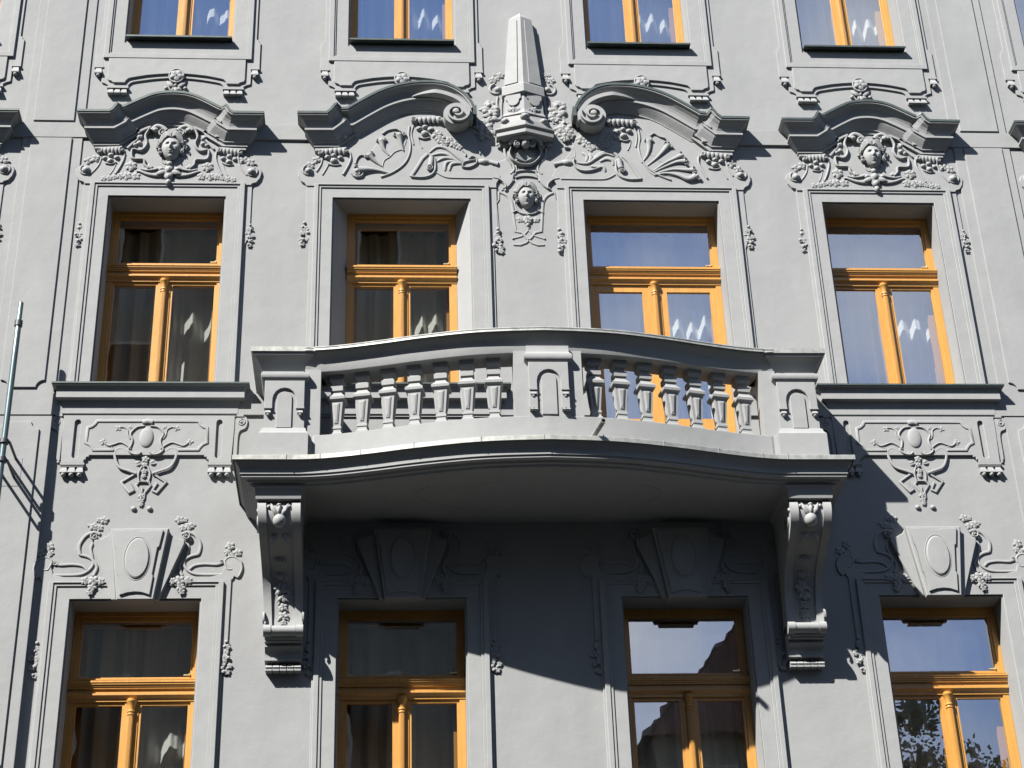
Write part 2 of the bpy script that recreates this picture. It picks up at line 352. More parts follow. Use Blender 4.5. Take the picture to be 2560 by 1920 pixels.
# ------------------------------------------------------------------ the building
def empty(name, loc=(0, 0, 0), **kw):
    o = bpy.data.objects.new(name, None); sc.collection.objects.link(o); o.location = loc
    for k_, v_ in kw.items(): o[k_] = v_
    return o
BLD = empty('apartment_building', (0, 0, 0), label='grey stuccoed apartment house with ochre window frames and a curved balustrade balcony', category='building')
def at(o, x):
    o.location.x = x; return o
def kids(o): return [c for c in bpy.data.objects if c.parent == o]
def dup(o, x):
    c = o.copy(); sc.collection.objects.link(c); c.parent = o.parent; c.location.x = x
    for ch in kids(o):
        e = ch.copy(); sc.collection.objects.link(e); e.parent = c
    return c
A_, B_, C_ = 1.2218, 3.4813, 5.8563
UT, US = 15.95, 14.0; WT, WS = 12.045, 9.925; LT, LS = 7.842, 5.72; DS = 8.87
OPEN = []
for c in (-C_, -B_, -A_, A_, B_, C_): OPEN.append((c - .535, c + .535, US, UT, .0))
for c in (-B_, B_, -C_, C_): OPEN.append((c - .549, c + .549, WS - .03, WT, .0))
OPEN.append((-A_ - .657, -A_ + .657, WS - .03, WT, .125)); OPEN.append((A_ - .657, A_ + .657, DS, WT, .0))
for c in (-C_, -B_, -A_, A_, B_, C_): OPEN.append((c - .541, c + .541, LS, LT, .0))
w = MB(); xs = sorted({-9., 9.} | {round(o[i], 4) for o in OPEN for i in (0, 1)}); zs = sorted({0., 17.2} | {round(o[i], 4) for o in OPEN for i in (2, 3)})
for i in range(len(xs) - 1):
    for j in range(len(zs) - 1):
        xm, zm = (xs[i] + xs[i + 1]) / 2, (zs[j] + zs[j + 1]) / 2
        if any(o[0] < xm < o[1] and o[2] < zm < o[3] for o in OPEN): continue
        w.add([(xs[i], 0, zs[j]), (xs[i + 1], 0, zs[j]), (xs[i + 1], 0, zs[j + 1]), (xs[i], 0, zs[j + 1])], [(0, 1, 2, 3)])
TH = .34
for x0, x1, z0, z1, sp in OPEN:
    for (a, b) in (((x0, z0), (x0, z1)), ((x1, z0), (x1, z1)), ((x0, z1), (x1, z1)), ((x0, z0), (x1, z0))):
        def ins(p, s): return (p[0] + (s if p[0] == x0 else -s), p[1])
        A1, B1 = ins(a, sp), ins(b, sp)
        w.add([(a[0], 0, a[1]), (b[0], 0, b[1]), (B1[0], .235, B1[1]), (A1[0], .235, A1[1])], [(0, 1, 2, 3)])
        w.add([(A1[0], .235, A1[1]), (B1[0], .235, B1[1]), (B1[0], .5, B1[1]), (A1[0], .5, A1[1])], [(0, 1, 2, 3)])
w.add([(-9, 0, 0), (-9, 4, 0), (-9, 4, 17.2), (-9, 0, 17.2)], [(0, 1, 2, 3)]); w.add([(9, 0, 0), (9, 4, 0), (9, 4, 17.2), (9, 0, 17.2)], [(0, 1, 2, 3)]); w.add([(-9, 4, 0), (9, 4, 0), (9, 4, 17.2), (-9, 4, 17.2)], [(0, 1, 2, 3)])
# close inner face of wall so that no daylight leaks between rooms
for i in range(len(xs) - 1):
    for j in range(len(zs) - 1):
        xm, zm = (xs[i] + xs[i + 1]) / 2, (zs[j] + zs[j + 1]) / 2
        if any(o[0] < xm < o[1] and o[2] < zm < o[3] for o in OPEN): continue
        w.add([(xs[i], .5, zs[j]), (xs[i + 1], .5, zs[j]), (xs[i + 1], .5, zs[j + 1]), (xs[i], .5, zs[j + 1])], [(0, 1, 2, 3)])
w.build('wall', M_wall, BLD)
r_ = MB()
for z in (4.95, 8.55, 13.3): r_.box(-8.9, 8.9, -3.9, -.51, z - .12, z)
for z in (0.05, 17.0): r_.box(-8.9, 8.9, -3.9, -.51, z, z + .1)
for x in (-8.7, -6.9, -4.6, -2.35, 0, 2.35, 4.6, 6.9, 8.7): r_.box(x - .05, x + .05, -3.89, -.505, .2, 16.95)
r_.box(-8.9, 8.9, -3.2, -3.1, .2, 16.9)
r_.build('room_partition', M_room, BLD)
rf = MB(); rf.box(-9.1, 9.1, -4.1, .35, 17.2, 17.5); rf.build('roof_cornice', M_wall, BLD)

# string courses and lisenes
def band(z0, z1, segs, name):
    m = MB()
    for x0, x1 in segs: plate(m, rect(x0, x1, z0, z1), -.002, .022, .004)
    return m.build(name, M_wall, BLD, split=True)
band(12.75, 12.935, [(-8.9, -C_ - .7), (-C_ + .7, -B_ - .715), (-B_ + .715, -A_ - .88), (A_ + .88, B_ - .715), (B_ + .715, C_ - .7), (C_ + .7, 8.9)], 'string_course')
band(9.64, 9.862, [(-8.9, -C_ - .77), (-C_ + .77, -B_ - .77), (-B_ + .77, -A_ - .9), (B_ + .77, C_ - .77), (C_ + .77, 8.9), (A_ + .70, B_ - .77), (-A_ + .9, A_ - .70)], 'string_course')
def notch(x0, x1, z0, z1, r, corners):
    P = []
    for (cx, cz, a0, key) in ((x0, z0, 90, 'bl'), (x1, z0, 180, 'br'), (x1, z1, 270, 'tr'), (x0, z1, 0, 'tl')):
        if key in corners:
            for k in range(6):
                a = math.radians(a0 - k * 18); P.append((cx + r * math.cos(a), cz + r * math.sin(a)))
        else: P.append((cx, cz))
    return P
for s in (-1, 1):
    m = MB(); x0, x1 = sorted((s * 4.345, s * 4.925)); i0, i1 = sorted((s * 4.445, s * 4.84))
    for z0, z1 in ((12.935, 17.1), (9.862, 12.75), (2.0, 9.64)): plate(m, rect(x0, x1, z0 + .001, z1 - .001), -.002, .014, .003)
    plate(m, notch(i0, i1, 12.95, 17., .0, ''), .012, .030, .004)
    plate(m, notch(i0, i1, 9.92, 12.74, .075, ('bl', 'br')), .012, .030, .004)
    plate(m, notch(i0, i1, 3.0, 9.566, .075, ('tl', 'tr')), .012, .030, .004)
    m.build('pilaster_strip', M_wall, BLD)

# ------------------------------------------------------------------ windows
def window(cx, zt, zb, fw, kind='w', door=False):
    D = -.235; f = MB()
    sw = .052 if not door else .052
    f.box(-fw, -fw + sw, D - .07, D, zb, zt); f.box(fw - sw, fw, D - .07, D, zb, zt); f.box(-fw + sw, fw - sw, D - .07, D, zt - .04, zt); 
    win = f.build('window', M_wood, BLD); at(win, cx)
    t0 = zt - .612
    # transom cornice
    prof = [(-.02, 0), (.02, 0), (.02, -.012), (.012, -.016), (.012, -.024), (.055, -.030), (.055, -.046), (.048, -.050), (.048, -.062), (.038, -.066), (.038, -.078), (.03, -.082), (.03, -.094), (.014, -.10), (.014, -.128), (.034, -.136), (.034, -.152), (.006, -.176), (.006, -.2), (-.03, -.2)]
    t = MB(); e = .012 if kind != 'w2' else .03
    loft(t, [[(x, -(D + p), t0 + q) for p, q in prof] for x in (-fw - (0 if kind == 'w' else 0), fw)])
    t.build('transom', M_wood, win, label=None)
    # upper sash
    u = MB(); a, b = -fw + sw, fw - sw; ut, ub = zt - .04, t0; d0, d1 = D - .05, D - .012
    u.box(a, b, d0, d1, ut - .04, ut); u.box(a, b, d0, d1, ub, ub + .02); u.box(a, a + .02, d0, d1, ub + .02, ut - .04); u.box(b - .02, b, d0, d1, ub + .02, ut - .04)
    u.build('upper_sash', M_wood, win)
    gp = MB(); gp.add([(a + .018, .262, ub + .018), (b - .018, .262, ub + .018), (b - .018, .262, ut - .038), (a + .018, .262, ut - .038)], [(0, 1, 2, 3)]); gp.build('pane', M_glass, win)
    # lower casements
    lt = t0 - .2; mh = .058; st = .022 if not door else .062; rl = .03 if not door else .075; br = .06 if not door else .0
    mu = MB(); mu.box(-mh, mh, D - .07, D - .004, zb, lt)
    mu.build('mullion', M_wood, win)
    cl = MB(); turned(cl, 0, D + .006, [(.026, zb), (.026, lt - .125), (.033, lt - .122), (.033, lt - .112), (.027, lt - .108), (.027, lt - .10), (.034, lt - .096), (.034, lt - .086), (.027, lt - .08), (.03, lt - .05), (.042, lt - .012), (.045, lt - .008), (.045, lt + .006), (.038, lt + .012), (.04, lt + .02)], 14)
    for k in range(10):
        an = math.pi * (k + .5) / 10; cl.box(.0245 * math.cos(an) - .0025, .0245 * math.cos(an) + .0025, D + .006 + .0245 * math.sin(an) - .002, D + .006 + .0245 * math.sin(an) + .0045, zb, lt - .13)
    cl.build('mullion_column', M_wood, win, smooth=40)
    for s in (-1, 1):
        x0, x1 = sorted((s * mh, s * (fw - sw))); z0 = zb
        c = MB(); dd0, dd1 = D - .05, D - .012
        c.box(x0, x1, dd0, dd1, lt - rl, lt); c.box(x0, x0 + st, dd0, dd1, z0, lt - rl); c.box(x1 - st, x1, dd0, dd1, z0, lt - rl)
        if door:
            c.box(x0 + st, x1 - st, dd0, dd1, 9.60, 9.755); c.box(x0 + st, x1 - st, dd0, dd1 - .012, 9.02, 9.60); c.box(x0 + st, x1 - st, dd0, dd1, zb, 9.02); gz = 9.755
            plate(c, rect(x0 + st + .05, x1 - st - .05, 9.1, 9.54), dd1 - .014, dd1 + .006, .012)
        else: c.box(x0 + st, x1 - st, dd0, dd1, z0, z0 + .07); gz = z0 + .07
        c.build('casement', M_wood, win)
        g = MB(); g.add([(x0 + st - .003, .264, gz), (x1 - st + .003, .264, gz), (x1 - st + .003, .264, lt - rl + .003), (x0 + st - .003, .264, lt - rl + .003)], [(0, 1, 2, 3)]); g.build('pane', M_glass, win)
    # inner window of the double casement
    n = MB(); D2 = -.385; ifw = fw - .015
    n.box(-ifw, -ifw + .085, D2 - .04, D2, zb, zt - .03); n.box(ifw - .085, ifw, D2 - .04, D2, zb, zt - .03); n.box(-ifw + .085, ifw - .085, D2 - .04, D2, zt - .08, zt - .03)
    n.box(-ifw + .085, ifw - .085, D2 - .03, D2, t0 - .165, t0 - .135); n.box(-.05, .05, D2 - .04, D2, zb + .1, t0 - .165); n.box(-ifw + .085, ifw - .085, D2 - .04, D2, zb, zb + .1)
    n.build('inner_casement', M_wood, win)
    g = MB()
    for (x0, x1, z0, z1) in ((-ifw + .08, ifw - .08, t0 - .14, zt - .07), (-ifw + .08, -.055, zb + .09, t0 - .15), (.055, ifw - .08, zb + .09, t0 - .15)):
        g.add([(x0, .405, z0), (x1, .405, z0), (x1, .405, z1), (x0, .405, z1)], [(0, 1, 2, 3)])
    g.build('inner_pane', M_glass2, win)
    h = MB(); h.box(fw - sw - .075, fw - sw - .025, D - .03, D - .012, t0 + .035, t0 + .045); h.box(fw - sw - .03, fw - sw - .02, D - .03, D + .0, t0 + .03, t0 + .05)
    h.build('sash_handle', M_brass, win)
    if kind == 'u':
        fl = MB(); loft(fl, [[(x, -d, z) for d, z in ((-.23, zb + .035), (.085, zb + .012), (.085, zb - .008), (.08, zb - .008), (.08, zb + .002), (-.23, zb + .02))] for x in (-.535, .535)])
        fl.build('sill_flashing', M_sill, win)
    return win
wins = {}
for nm, c in (('0', -C_), ('1', -B_), ('2', -A_), ('3', A_), ('4', B_), ('5', C_)):
    wins['U' + nm] = window(c, UT, US, .533, 'u')
for nm, c in (('0', -C_), ('1', -B_), ('2', -A_), ('4', B_), ('5', C_)): wins['W' + nm] = window(c, WT, WS, .53 if nm == '2' else .547)
wins['W3'] = window(A_, WT, DS, .655, 'w', True)
for nm, c in (('0', -C_), ('1', -B_), ('2', -A_), ('3', A_), ('4', B_), ('5', C_)): wins['L' + nm] = window(c, LT, LS, .539)

# ------------------------------------------------------------------ surrounds
def ring3(mb, hw, top, bot, o1, o2, o3, otop, close_bottom=False):
    # band, two fillets and an outer moulding around three or four sides; opening half width hw, outer o3
    def U(i, o, ti, to, bi, bo): # shape between inner hw i and outer o
        if close_bottom: return None
        return [(-o, bo), (-i, bo), (-i, ti), (i, ti), (i, bo), (o, bo), (o, to), (-o, to)]
    for (i, o, ti, to, d0, d1) in ((hw + .012, o1, top + .012, top + (o1 - hw), -.002, .017), (o1 - .002, o2, top + (o1 - hw) - .002, top + (o2 - hw), -.002, .028), (o2 - .002, o3, top + (o2 - hw) - .002, top + otop, -.002, .039)):
        if close_bottom: frame_ring(mb, rect(-o, o, bot - (o - hw) * close_bottom - .0, to), rect(-i, i, bot - (i - hw) * close_bottom, ti), d0, d1, .004)
        else: plate(mb, U(i, o, ti, to, bot, bot), d0, d1, .004)
def gutta(mb, x, z, w=.045, h=.055, base=.02, ball=.014, pr=.05):
    n = [(-.36, .0, .25), (-.40, .25, .4), (-.5, .75, .8), (-.5, 1, 1)]
    rings = [[(x - w * a, -(base), z - h * t), (x - w * a, -(base + pr * p), z - h * t), (x + w * a, -(base + pr * p), z - h * t), (x + w * a, -(base), z - h * t)] for a, t, p in ((.34, 0, .35), (.37, .3, .5), (.48, .75, .95), (.48, .98, 1))]
    loft(mb, rings)
    if ball: blob(mb, x, z - h - ball * .6, ball, ball, ball, base + pr * .45, 0, 8, 5)

# --- upper floor (type u)
def surr_u(c):
    m = MB(); ring3(m, .535, UT, US - .02, .675, .692, .742, .20, 1.12)
    for s in (-1, 1):
        ear = [(.74, UT + .1), (.782, UT + .1), (.782, 14.03), (.80, 14.02), (.806, 13.99), (.823, 13.985), (.823, 13.652), (.735, 13.652), (.735, 13.76)]
        plate(m, [(s * x, z) for x, z in ear], -.002, .016, .003)
    o = m.build('window_surround', M_orn, BLD); at(o, c)
    g = MB()
    for s in (-1, 1):
        g.box(s * .778 - .045, s * .778 + .045, 0, .026, 13.63, 13.65); gutta(g, s * .778, 13.63, .075, .085, .004, .022, .042)
        g.box(s * .572 - .105, s * .572 + .105, 0, .034, 13.365, 13.385)
        for k in (-1, 0, 1): gutta(g, s * .572 + k * .066, 13.365, .060, .075, .004, 0, .048)
    g.build('gutta', M_orn, o, split=True)
    a = MB()
    outer = [(.742, 13.75), (.742, 13.455), (.735, 13.442), (.70, 13.43), (.672, 13.41), (.665, 13.386), (.478, 13.386), (.468, 13.42), (.455, 13.438), (.435, 13.452), (.40, 13.462), (.32, 13.478), (.25, 13.491), (.16, 13.503), (.084, 13.51)]
    inner = [(.685, 13.75), (.685, 13.485), (.672, 13.462), (.64, 13.452), (.62, 13.433), (.505, 13.433), (.495, 13.46), (.475, 13.485), (.45, 13.495), (.38, 13.512), (.30, 13.53), (.18, 13.546), (.081, 13.554)]
    plate(a, outer + mirror(outer)[::-1], -.002, .016, .003); plate(a, inner + mirror(inner)[::-1], .012, .034, .004)
    a.build('apron_panel', M_orn, o)
    r = MB(); P = [(.072 * math.cos(t * math.pi / 12), 13.528 + .085 * math.sin(t * math.pi / 12)) for t in range(24)]
    plate(r, P, .01, .040, .006); ribbon(r, P, .016, .014, .036, True, 'round'); flower(r, 0, 13.528, .062, .042, 5, .9)
    blob(r, 0, 13.425, .022, .03, .03, .01)
    for s in (-1, 1):
        leaf(r, s * .01, 13.40, 90 - s * 75, .10, .045, .012, s * .5); blob(r, s * .095, 13.385, .022, .020, .022, .012); leaf(r, s * .01, 13.40, -90 + s * 40, .06, .03, .01)
    leaf(r, 0, 13.40, -90, .08, .035, .012, 0)
    r.build('rosette', M_orn, o, 50, flat=(.012, .75))
    return o
u0 = surr_u(-C_)
for c in (-B_, -A_, A_, B_, C_): dup(u0, c)

# --- main floor surrounds
def drop(x, z, w, h, seed, parent):
    m = MB(); cluster(m, x, z, w, h, .012, seed); return m.build('flower_drop', M_orn, parent, 50, flat=(.012, .7))
def surr_w(c, hw, o1, o2, o3, bw, bw2, top):
    m = MB(); ring3(m, hw, top, WS - .0, o1, o2, o3, .165)
    P = [(bw2, WS), (bw2, 11.5), (bw, 11.62), (bw, 12.3), (-bw, 12.3), (-bw, 11.62), (-bw2, 11.5), (-bw2, WS), (-hw - .012, WS), (-hw - .012, top + .012), (hw + .012, top + .012), (hw + .012, WS)]
    plate(m, P, -.002, .012, .003)
    return at(m.build('window_surround', M_orn, BLD), c)
CX1 = -B_
s1 = surr_w(CX1, .549, .67, .697, .742, .808, .765, WT)
drop(-.806, 11.59, .085, .27, 3, s1); drop(.81, 11.59, .085, .27, 4, s1)
# tympanum field with side volutes (traced from the leftmost window)
def T(fr, pts, d=.03, c=CX1): return tr(fr, pts, d, c)
fld = T('T1', [(1985, 850), (1995, 838), (2040, 825), (2080, 780), (2100, 720), (2090, 680), (2050, 650), (2000, 640), (1960, 610), (1930, 560), (1880, 520), (1870, 470)], .02)
fld = [(.80, 12.19)] + fld[:] + [(.70, 12.74)]
m = MB(); plate(m, fld + mirror(fld)[::-1], .0, .024, .005); m.build('tympanum_field', M_orn, s1)
t = MB()
for s in (1, -1):
    f = (lambda P: P) if s == 1 else mirror
    # end volutes and leaves
    (vx, vz), = f(T('T1', [(1985, 705)])); volute(t, vx, vz, .075, 60 if s == 1 else 120, s * -1 if s == 1 else 1, .022, .022, .022, 1.2, False); blob(t, vx, vz, .045, .042, .05, .03)
    for p in ((1975, 600), (1900, 575)):
        (x, z), = f(T('T1', [p])); flower(t, x, z, .042, .024, 4, 1)
    # side consoles with capital and swag
    cap = f(T('T1', [(1625, 465), (1865, 485)], .05)); capital(t, cap[0], cap[1], .058, .035)
    ribbon(t, f(cr(T('T1', [(1600, 480), (1590, 560), (1620, 660), (1660, 740)]), 4)), .024, .022, .022, prof='round')
    ribbon(t, f(cr(T('T1', [(1835, 530), (1850, 620), (1880, 680), (1930, 740)]), 4)), .020, .014, .022, prof='round')
    ribbon(t, f(cr(T('T1', [(1670, 625), (1690, 690), (1720, 745)]), 3)), .014, .010, .022, prof='round')
    ribbon(t, f(cr(T('T1', [(1665, 610), (1720, 632), (1785, 625)]), 3)), .016, .02, .022, prof='round')
    for p, r in (((1670, 545), .03), ((1735, 585), .036), ((1800, 555), .028), ((1740, 520), .03), ((1880, 575), .02)):
        (x, z), = f(T('T1', [p], .05)); blob(t, x, z, r, r * .85, r, .03, 0, 8, 5, .06)
    # acanthus garland on the lintel
    for p, r in (((1430, 755), .04), ((1530, 758), .042), ((1600, 760), .035), ((1660, 770), .03), ((1720, 785), .03), ((1780, 790), .03)):
        (x, z), = f(T('T1', [p])); flower(t, x, z, r, .024, 5, .9); leaf(t, x, z, random.uniform(0, 360), r * 1.2, r * .6, .024)
    (x, z), = f(T('T1', [(1500, 650)])); flower(t, x, z, .052, .024, 6, 1); blob(t, x, z - .05, .018, .02, .02, .024)
    # cartouche rim
    rim = f(cr(T('T1', [(1345, 205), (1370, 250), (1390, 310), (1362, 380), (1380, 440), (1425, 468), (1500, 455), (1512, 490), (1488, 560), (1370, 565), (1350, 620), (1300, 662)], .05), 4)); ribbon(t, rim, .028, .04, .022, prof='round')
    ribbon(t, f(cr(T('T1', [(1350, 210), (1440, 250), (1520, 310), (1600, 350)], .05), 4)), .03, .04, .022, prof='flat'); ribbon(t, f(cr(T('T1', [(1430, 300), (1500, 370), (1570, 445)], .05), 4)), .024, .03, .022, prof='flat')
    for p, r in (((1460, 330), .035), ((1450, 390), .03), ((1490, 410), .025)):
        (x, z), = f(T('T1', [p], .04)); blob(t, x, z, r, r, r, .03, 0, 8, 5, .08)
    (x, z), = f(T('T1', [(1190, 255)], .09)); volute(t, x, z, .055, 90, -s, .022, .03, .06, 1.4); tube(t, f(cr([q + (1,) for q in T('T1', [(1165, 225), (1215, 188), (1280, 180), (1325, 225)], .08)], 4)), .024, .05)
    (x, z), = f(T('T1', [(1290, 235)], .06)); blob(t, x, z, .035, .03, .03, .05)
    # lower scroll under the mask
    P = f(cr([a + (k,) for a, k in zip(T('T1', [(1095, 690), (1120, 700), (1180, 735), (1290, 725), (1400, 690), (1430, 700)], .05), (1, 1, 1, .9, .6, .25))], 4)); tube(t, P, .020, .034)
    P = f(cr([a + (k,) for a, k in zip(T('T1', [(1130, 665), (1180, 655), (1230, 670), (1320, 680), (1385, 665)], .05), (1, 1.1, .8, .8, .5))], 4)); tube(t, P, .016, .036)
    (x, z), = f(T('T1', [(1160, 672)], .05)); blob(t, x, z, .028, .024, .03, .04)
    (x, z), = f(T('T1', [(1290, 665)], .05)); acanthus(t, x, z, 60 if s == 1 else 120, .07, .08, .03, 4)
    ribbon(t, f(cr(T('T1', [(1180, 520), (1170, 580), (1130, 610), (1100, 590)], .04), 4)), .012, .012, .022, prof='round')
    leaf(t, s * .01, 12.327, 90 - s * 95, .12, .05, .05, -s * .2)
blob(t, .0, 12.352, .045, .05, .05, .04); blob(t, 0, 12.27, .04, .045, .045, .04); blob(t, .003, 12.205, .03, .04, .04, .04); blob(t, .0, 12.43, .03, .03, .03, .04)
acanthus(t, 0, 12.33, -90, .09, .1, .045, 5)
t.build('tympanum_relief', M_orn, s1, 50, flat=(.024, .72), split=True)
mk = MB(); hair = MB(); (mx, mz), = T('T1', [(1096, 425)], .07); mask(mk, mx, mz, .098, .15, .026, .078, hair)
mk.build('mask_face', M_orn, s1, 60); hair.build('mask_hair', M_orn, s1, 50)
# pediment cornice
prof = [(.165, 0), (.165, -.0), (.165, .024), (.148, .028), (.134, .044), (.114, .060), (.098, .083), (.087, .110), (.083, .134), (.100, .140), (.100, .160), (.086, .165), (.078, .184), (.060, .209), (.041, .234), (.029, .252), (.029, .262), (.012, .268), (.012, .300), (-.02, .302)]
arch = [(-.46, 13.03), (-.33, 13.11), (-.2, 13.178), (-.07, 13.208), (.07, 13.208), (.2, 13.178), (.33, 13.11), (.46, 13.03)]
left = [(-.735, 12.935, .04, -1, 1), (-.735, 12.935, .04, -1)] + [(x, z, .04) for x, z in ((-.60, 12.937), (-.565, 12.962), (-.535, 13.018), (-.525, 13.025))]
right = [(-p[0], p[1], p[2]) + tuple((-p[3],) + tuple(p[4:]) if len(p) > 3 else ()) for p in left][::-1]
path = left + [(-.485, 13.022, 0)] + [(x, z, 0) for x, z in cr(arch, 4)] + [(.485, 13.022, 0)] + right
m = MB(); sweep(m, path, prof[1:]); pd = at(m.build('pediment', M_orn, BLD), CX1)
def flash(path, over, th=.014, lift=.003):
    m = MB(); sweep(m, [(p[0], p[1] + lift, p[2]) + tuple(p[3:]) for p in path], [(-.01, -th), (over, -th), (over, .012), (over - .006, .012), (over - .006, 0)]); return m
flash(path, .173).build('copper_flashing', M_sill, pd)
# block behind end pieces
m = MB()
for s in (-1, 1): plate(m, rect(min(s * .56, s * .735), max(s * .56, s * .735), 12.60, 12.93), .0, .042, .004)
m.build('pediment_block', M_orn, pd, split=True)
m = MB()
for s in (-1, 1): plate(m, rect(min(s * .43, s * .60), max(s * .43, s * .60), 12.73, 12.975), .0, .079, .004)
m.build('pediment_core', M_orn, pd, split=True)
for c in (B_, -C_, C_):
    dup(s1, c); dup(pd, c)

# ------------------------------------------------------------------ middle pair: W2 window, W3 door
s2 = surr_w(-A_, .657, .783, .809, .850, .925, .885, WT); s3 = dup(s2, A_)
for s_, o in ((1, s2), (-1, s3)): drop(-s_ * .935, 11.62, .10, .27, 5 + s_, o)
for s_, o in ((1, s2), (-1, s3)): drop(s_ * .925, 11.56, .12, .28, 8 + s_, o)
def half_pediment(m1, name='pediment'):
    # m1=1: left one (volute at right). built in left-local coordinates then mirrored for m1=-1
    F = lambda P: [(m1 * p[0],) + tuple(p[1:]) for p in P]
    F4 = lambda P: [(m1 * p[0], p[1], p[2]) + ((m1 * p[3],) + tuple(p[4:]) if len(p) > 3 else ()) for p in P]
    base = [(-.855, 12.945, .04, -1, 1), (-.855, 12.945, .04, -1), (-.74, 12.947, .04), (-.70, 12.985, .04), (-.665, 13.045, .04), (-.645, 13.058, .04), (-.60, 13.03, 0)]
    ar = [(-.542, 13.035), (-.381, 13.155), (-.237, 13.252), (-.08, 13.325), (.072, 13.368), (.224, 13.385), (.376, 13.378), (.503, 13.335), (.61, 13.25), (.68, 13.15), (.712, 13.07)]
    pa = base + [(x, z, 0) for x, z in cr(ar, 4)]
    sp = [(p * 1.0, q * 1.0) for p, q in prof[1:]]
    m = MB(); sweep(m, F4(pa), sp)
    o = at(m.build(name, M_orn, BLD), -m1 * A_)
    fl = flash(F4(pa), .173); 
    # vertical end lip of the flashing beside the volute
    x0, x1 = sorted((m1 * .705, m1 * .742)); fl.box(x0, x1, .0, .178, 12.975, 13.085)
    fl.build('copper_flashing', M_sill, o)
    pb = MB(); plate(pb, rect(*sorted((m1 * -.68, m1 * -.855)), 12.60, 12.94), .0, .042, .004); pb.build('pediment_block', M_orn, o); pb = MB(); plate(pb, rect(*sorted((m1 * -.55, m1 * -.72)), 12.74, 12.985), .0, .079, .004); pb.build('pediment_core', M_orn, o)
    v = MB(); cx, cz = m1 * .545, 12.985
    # rolled scroll: drum plus spiral lip and bud
    R = .135; n = 28
    loft(v, [[(cx + r * math.cos(2 * math.pi * k / n), -d, cz + r * 1.0 * math.sin(2 * math.pi * k / n)) for k in range(n)] for r, d in ((R * .92, 0), (R * .97, .03), (R, .08), (R, .165), (R * .985, .172))])
    lip = spiral(cx, cz, R - .011, 1.45, 30 if m1 == 1 else 150, -m1 if m1 == 1 else 1, 44, .22)
    nn = normals2(lip, False)
    loft(v, [[(p[0] - a.x * .010 * e1, -(d), p[1] - a.y * .010 * e1) for (e1, d) in ((1, .165), (1, .206), (-1, .206), (-1, .165))] for p, a in zip(lip, nn)])
    turned_pts = [[(cx - m1 * .01 + r * math.cos(2 * math.pi * k / 12), -d, cz + .01 + r * math.sin(2 * math.pi * k / 12)) for k in range(12)] for r, d in ((.034, .16), (.034, .20), (.026, .212), (.012, .216))]
    loft(v, turned_pts)
    # fascia running from the cornice into the scroll
    fz = cr([(.10, 13.245), (.20, 13.262), (.33, 13.265), (.45, 13.235), (.56, 13.175), (.63, 13.09), (.675, 13.0), (.665, 12.93)], 5)
    ribbon(v, [(m1 * x, z, min(1, .12 + .09 * k)) for k, (x, z) in enumerate(fz)], .060, .128, .045, prof='flat')
    v.build('volute', M_orn, o, 40)
    return o
p2 = half_pediment(1); p3 = half_pediment(-1)
# tympanum relief left (traced) and right (traced)
def trumpet(mb, P, w0, w1, base=.024, d=.03):
    N = len(P); tube(mb, [(p[0], p[1], (w0 + (w1 - w0) * (i / (N - 1)) ** 1.6) / w1, .006 + .014 * i / N) for i, p in enumerate(P)], w1 * .5, base, .9, 10)
    x, z = P[-1][:2]; a = math.atan2(P[-1][1] - P[-2][1], P[-1][0] - P[-2][0])
    for s in (-1, 1): volute(mb, x + math.cos(a + s * 1.3) * w1 * .5, z + math.sin(a + s * 1.3) * w1 * .5, w1 * .38, math.degrees(a), s, w1 * .22, .035, base, .9, False)
    blob(mb, x + math.cos(a) * w1 * .2, z + math.sin(a) * w1 * .2, w1 * .32, w1 * .32, w1 * .3, base + .01)
T2 = lambda pts, d=.03: tr('T2', pts, d, -A_)
T3 = lambda pts, d=.03: tr('T3', pts, d, A_)
f2 = T2([(140, 830), (100, 810), (70, 750), (75, 690), (130, 655), (210, 640), (260, 560), (330, 520)], .02)
f2 = [(-.925, 12.19)] + f2 + [(-.80, 12.65), (-.70, 12.70), (-.60, 12.78), (-.50, 12.86), (-.36, 12.93), (-.22, 13.0), (-.05, 13.05), (.15, 13.08), (.38, 13.08), (.55, 13.0), (.68, 12.88), (.78, 12.62), (.86, 12.50), (.93, 12.42), (.97, 12.33), (.925, 12.24), (.925, 12.19)]
m = MB(); plate(m, f2, .0, .022, .004); m.build('tympanum_field', M_orn, s2)
m = MB(); plate(m, mirror(f2), .0, .022, .004); m.build('tympanum_field', M_orn, s3)
def side_console(mb, f):
    # f maps T2-traced points of the outer console
    (vx, vz), = f([(185, 690)]); sg = 1 if f([(300, 500)])[0][0] > f([(185, 690)])[0][0] else -1
    volute(mb, vx, vz, .078, 100 if sg == 1 else 80, sg, .020, .022, .02, 1.25, False); blob(mb, vx, vz - .005, .04, .036, .045, .03)
    for p in ((205, 630), (275, 570)):
        (x, z), = f([p]); flower(mb, x, z, .042, .022, 4, 1)
    c0, c1 = f([(315, 500)])[0], f([(600, 480)])[0]
    capital(mb, c0, c1, .058, .035)
    ribbon(mb, cr(f([(640, 490), (650, 560), (620, 640), (565, 735)]), 4), .024, .024, .02, prof='round')
    ribbon(mb, cr(f([(340, 530), (320, 620), (270, 700)]), 4), .020, .016, .02, prof='round')
    ribbon(mb, cr(f([(400, 625), (370, 680), (335, 735)]), 4), .016, .014, .02, prof='round')
    ribbon(mb, cr(f([(400, 618), (470, 632), (540, 622)]), 4), .016, .02, .02, prof='round')
    for p, r in (((390, 545), .032), ((465, 585), .040), ((535, 550), .03), ((460, 525), .03)):
        (x, z), = f([p]); blob(mb, x, z, r, r * .85, r, .03, 0, 8, 5, .06)
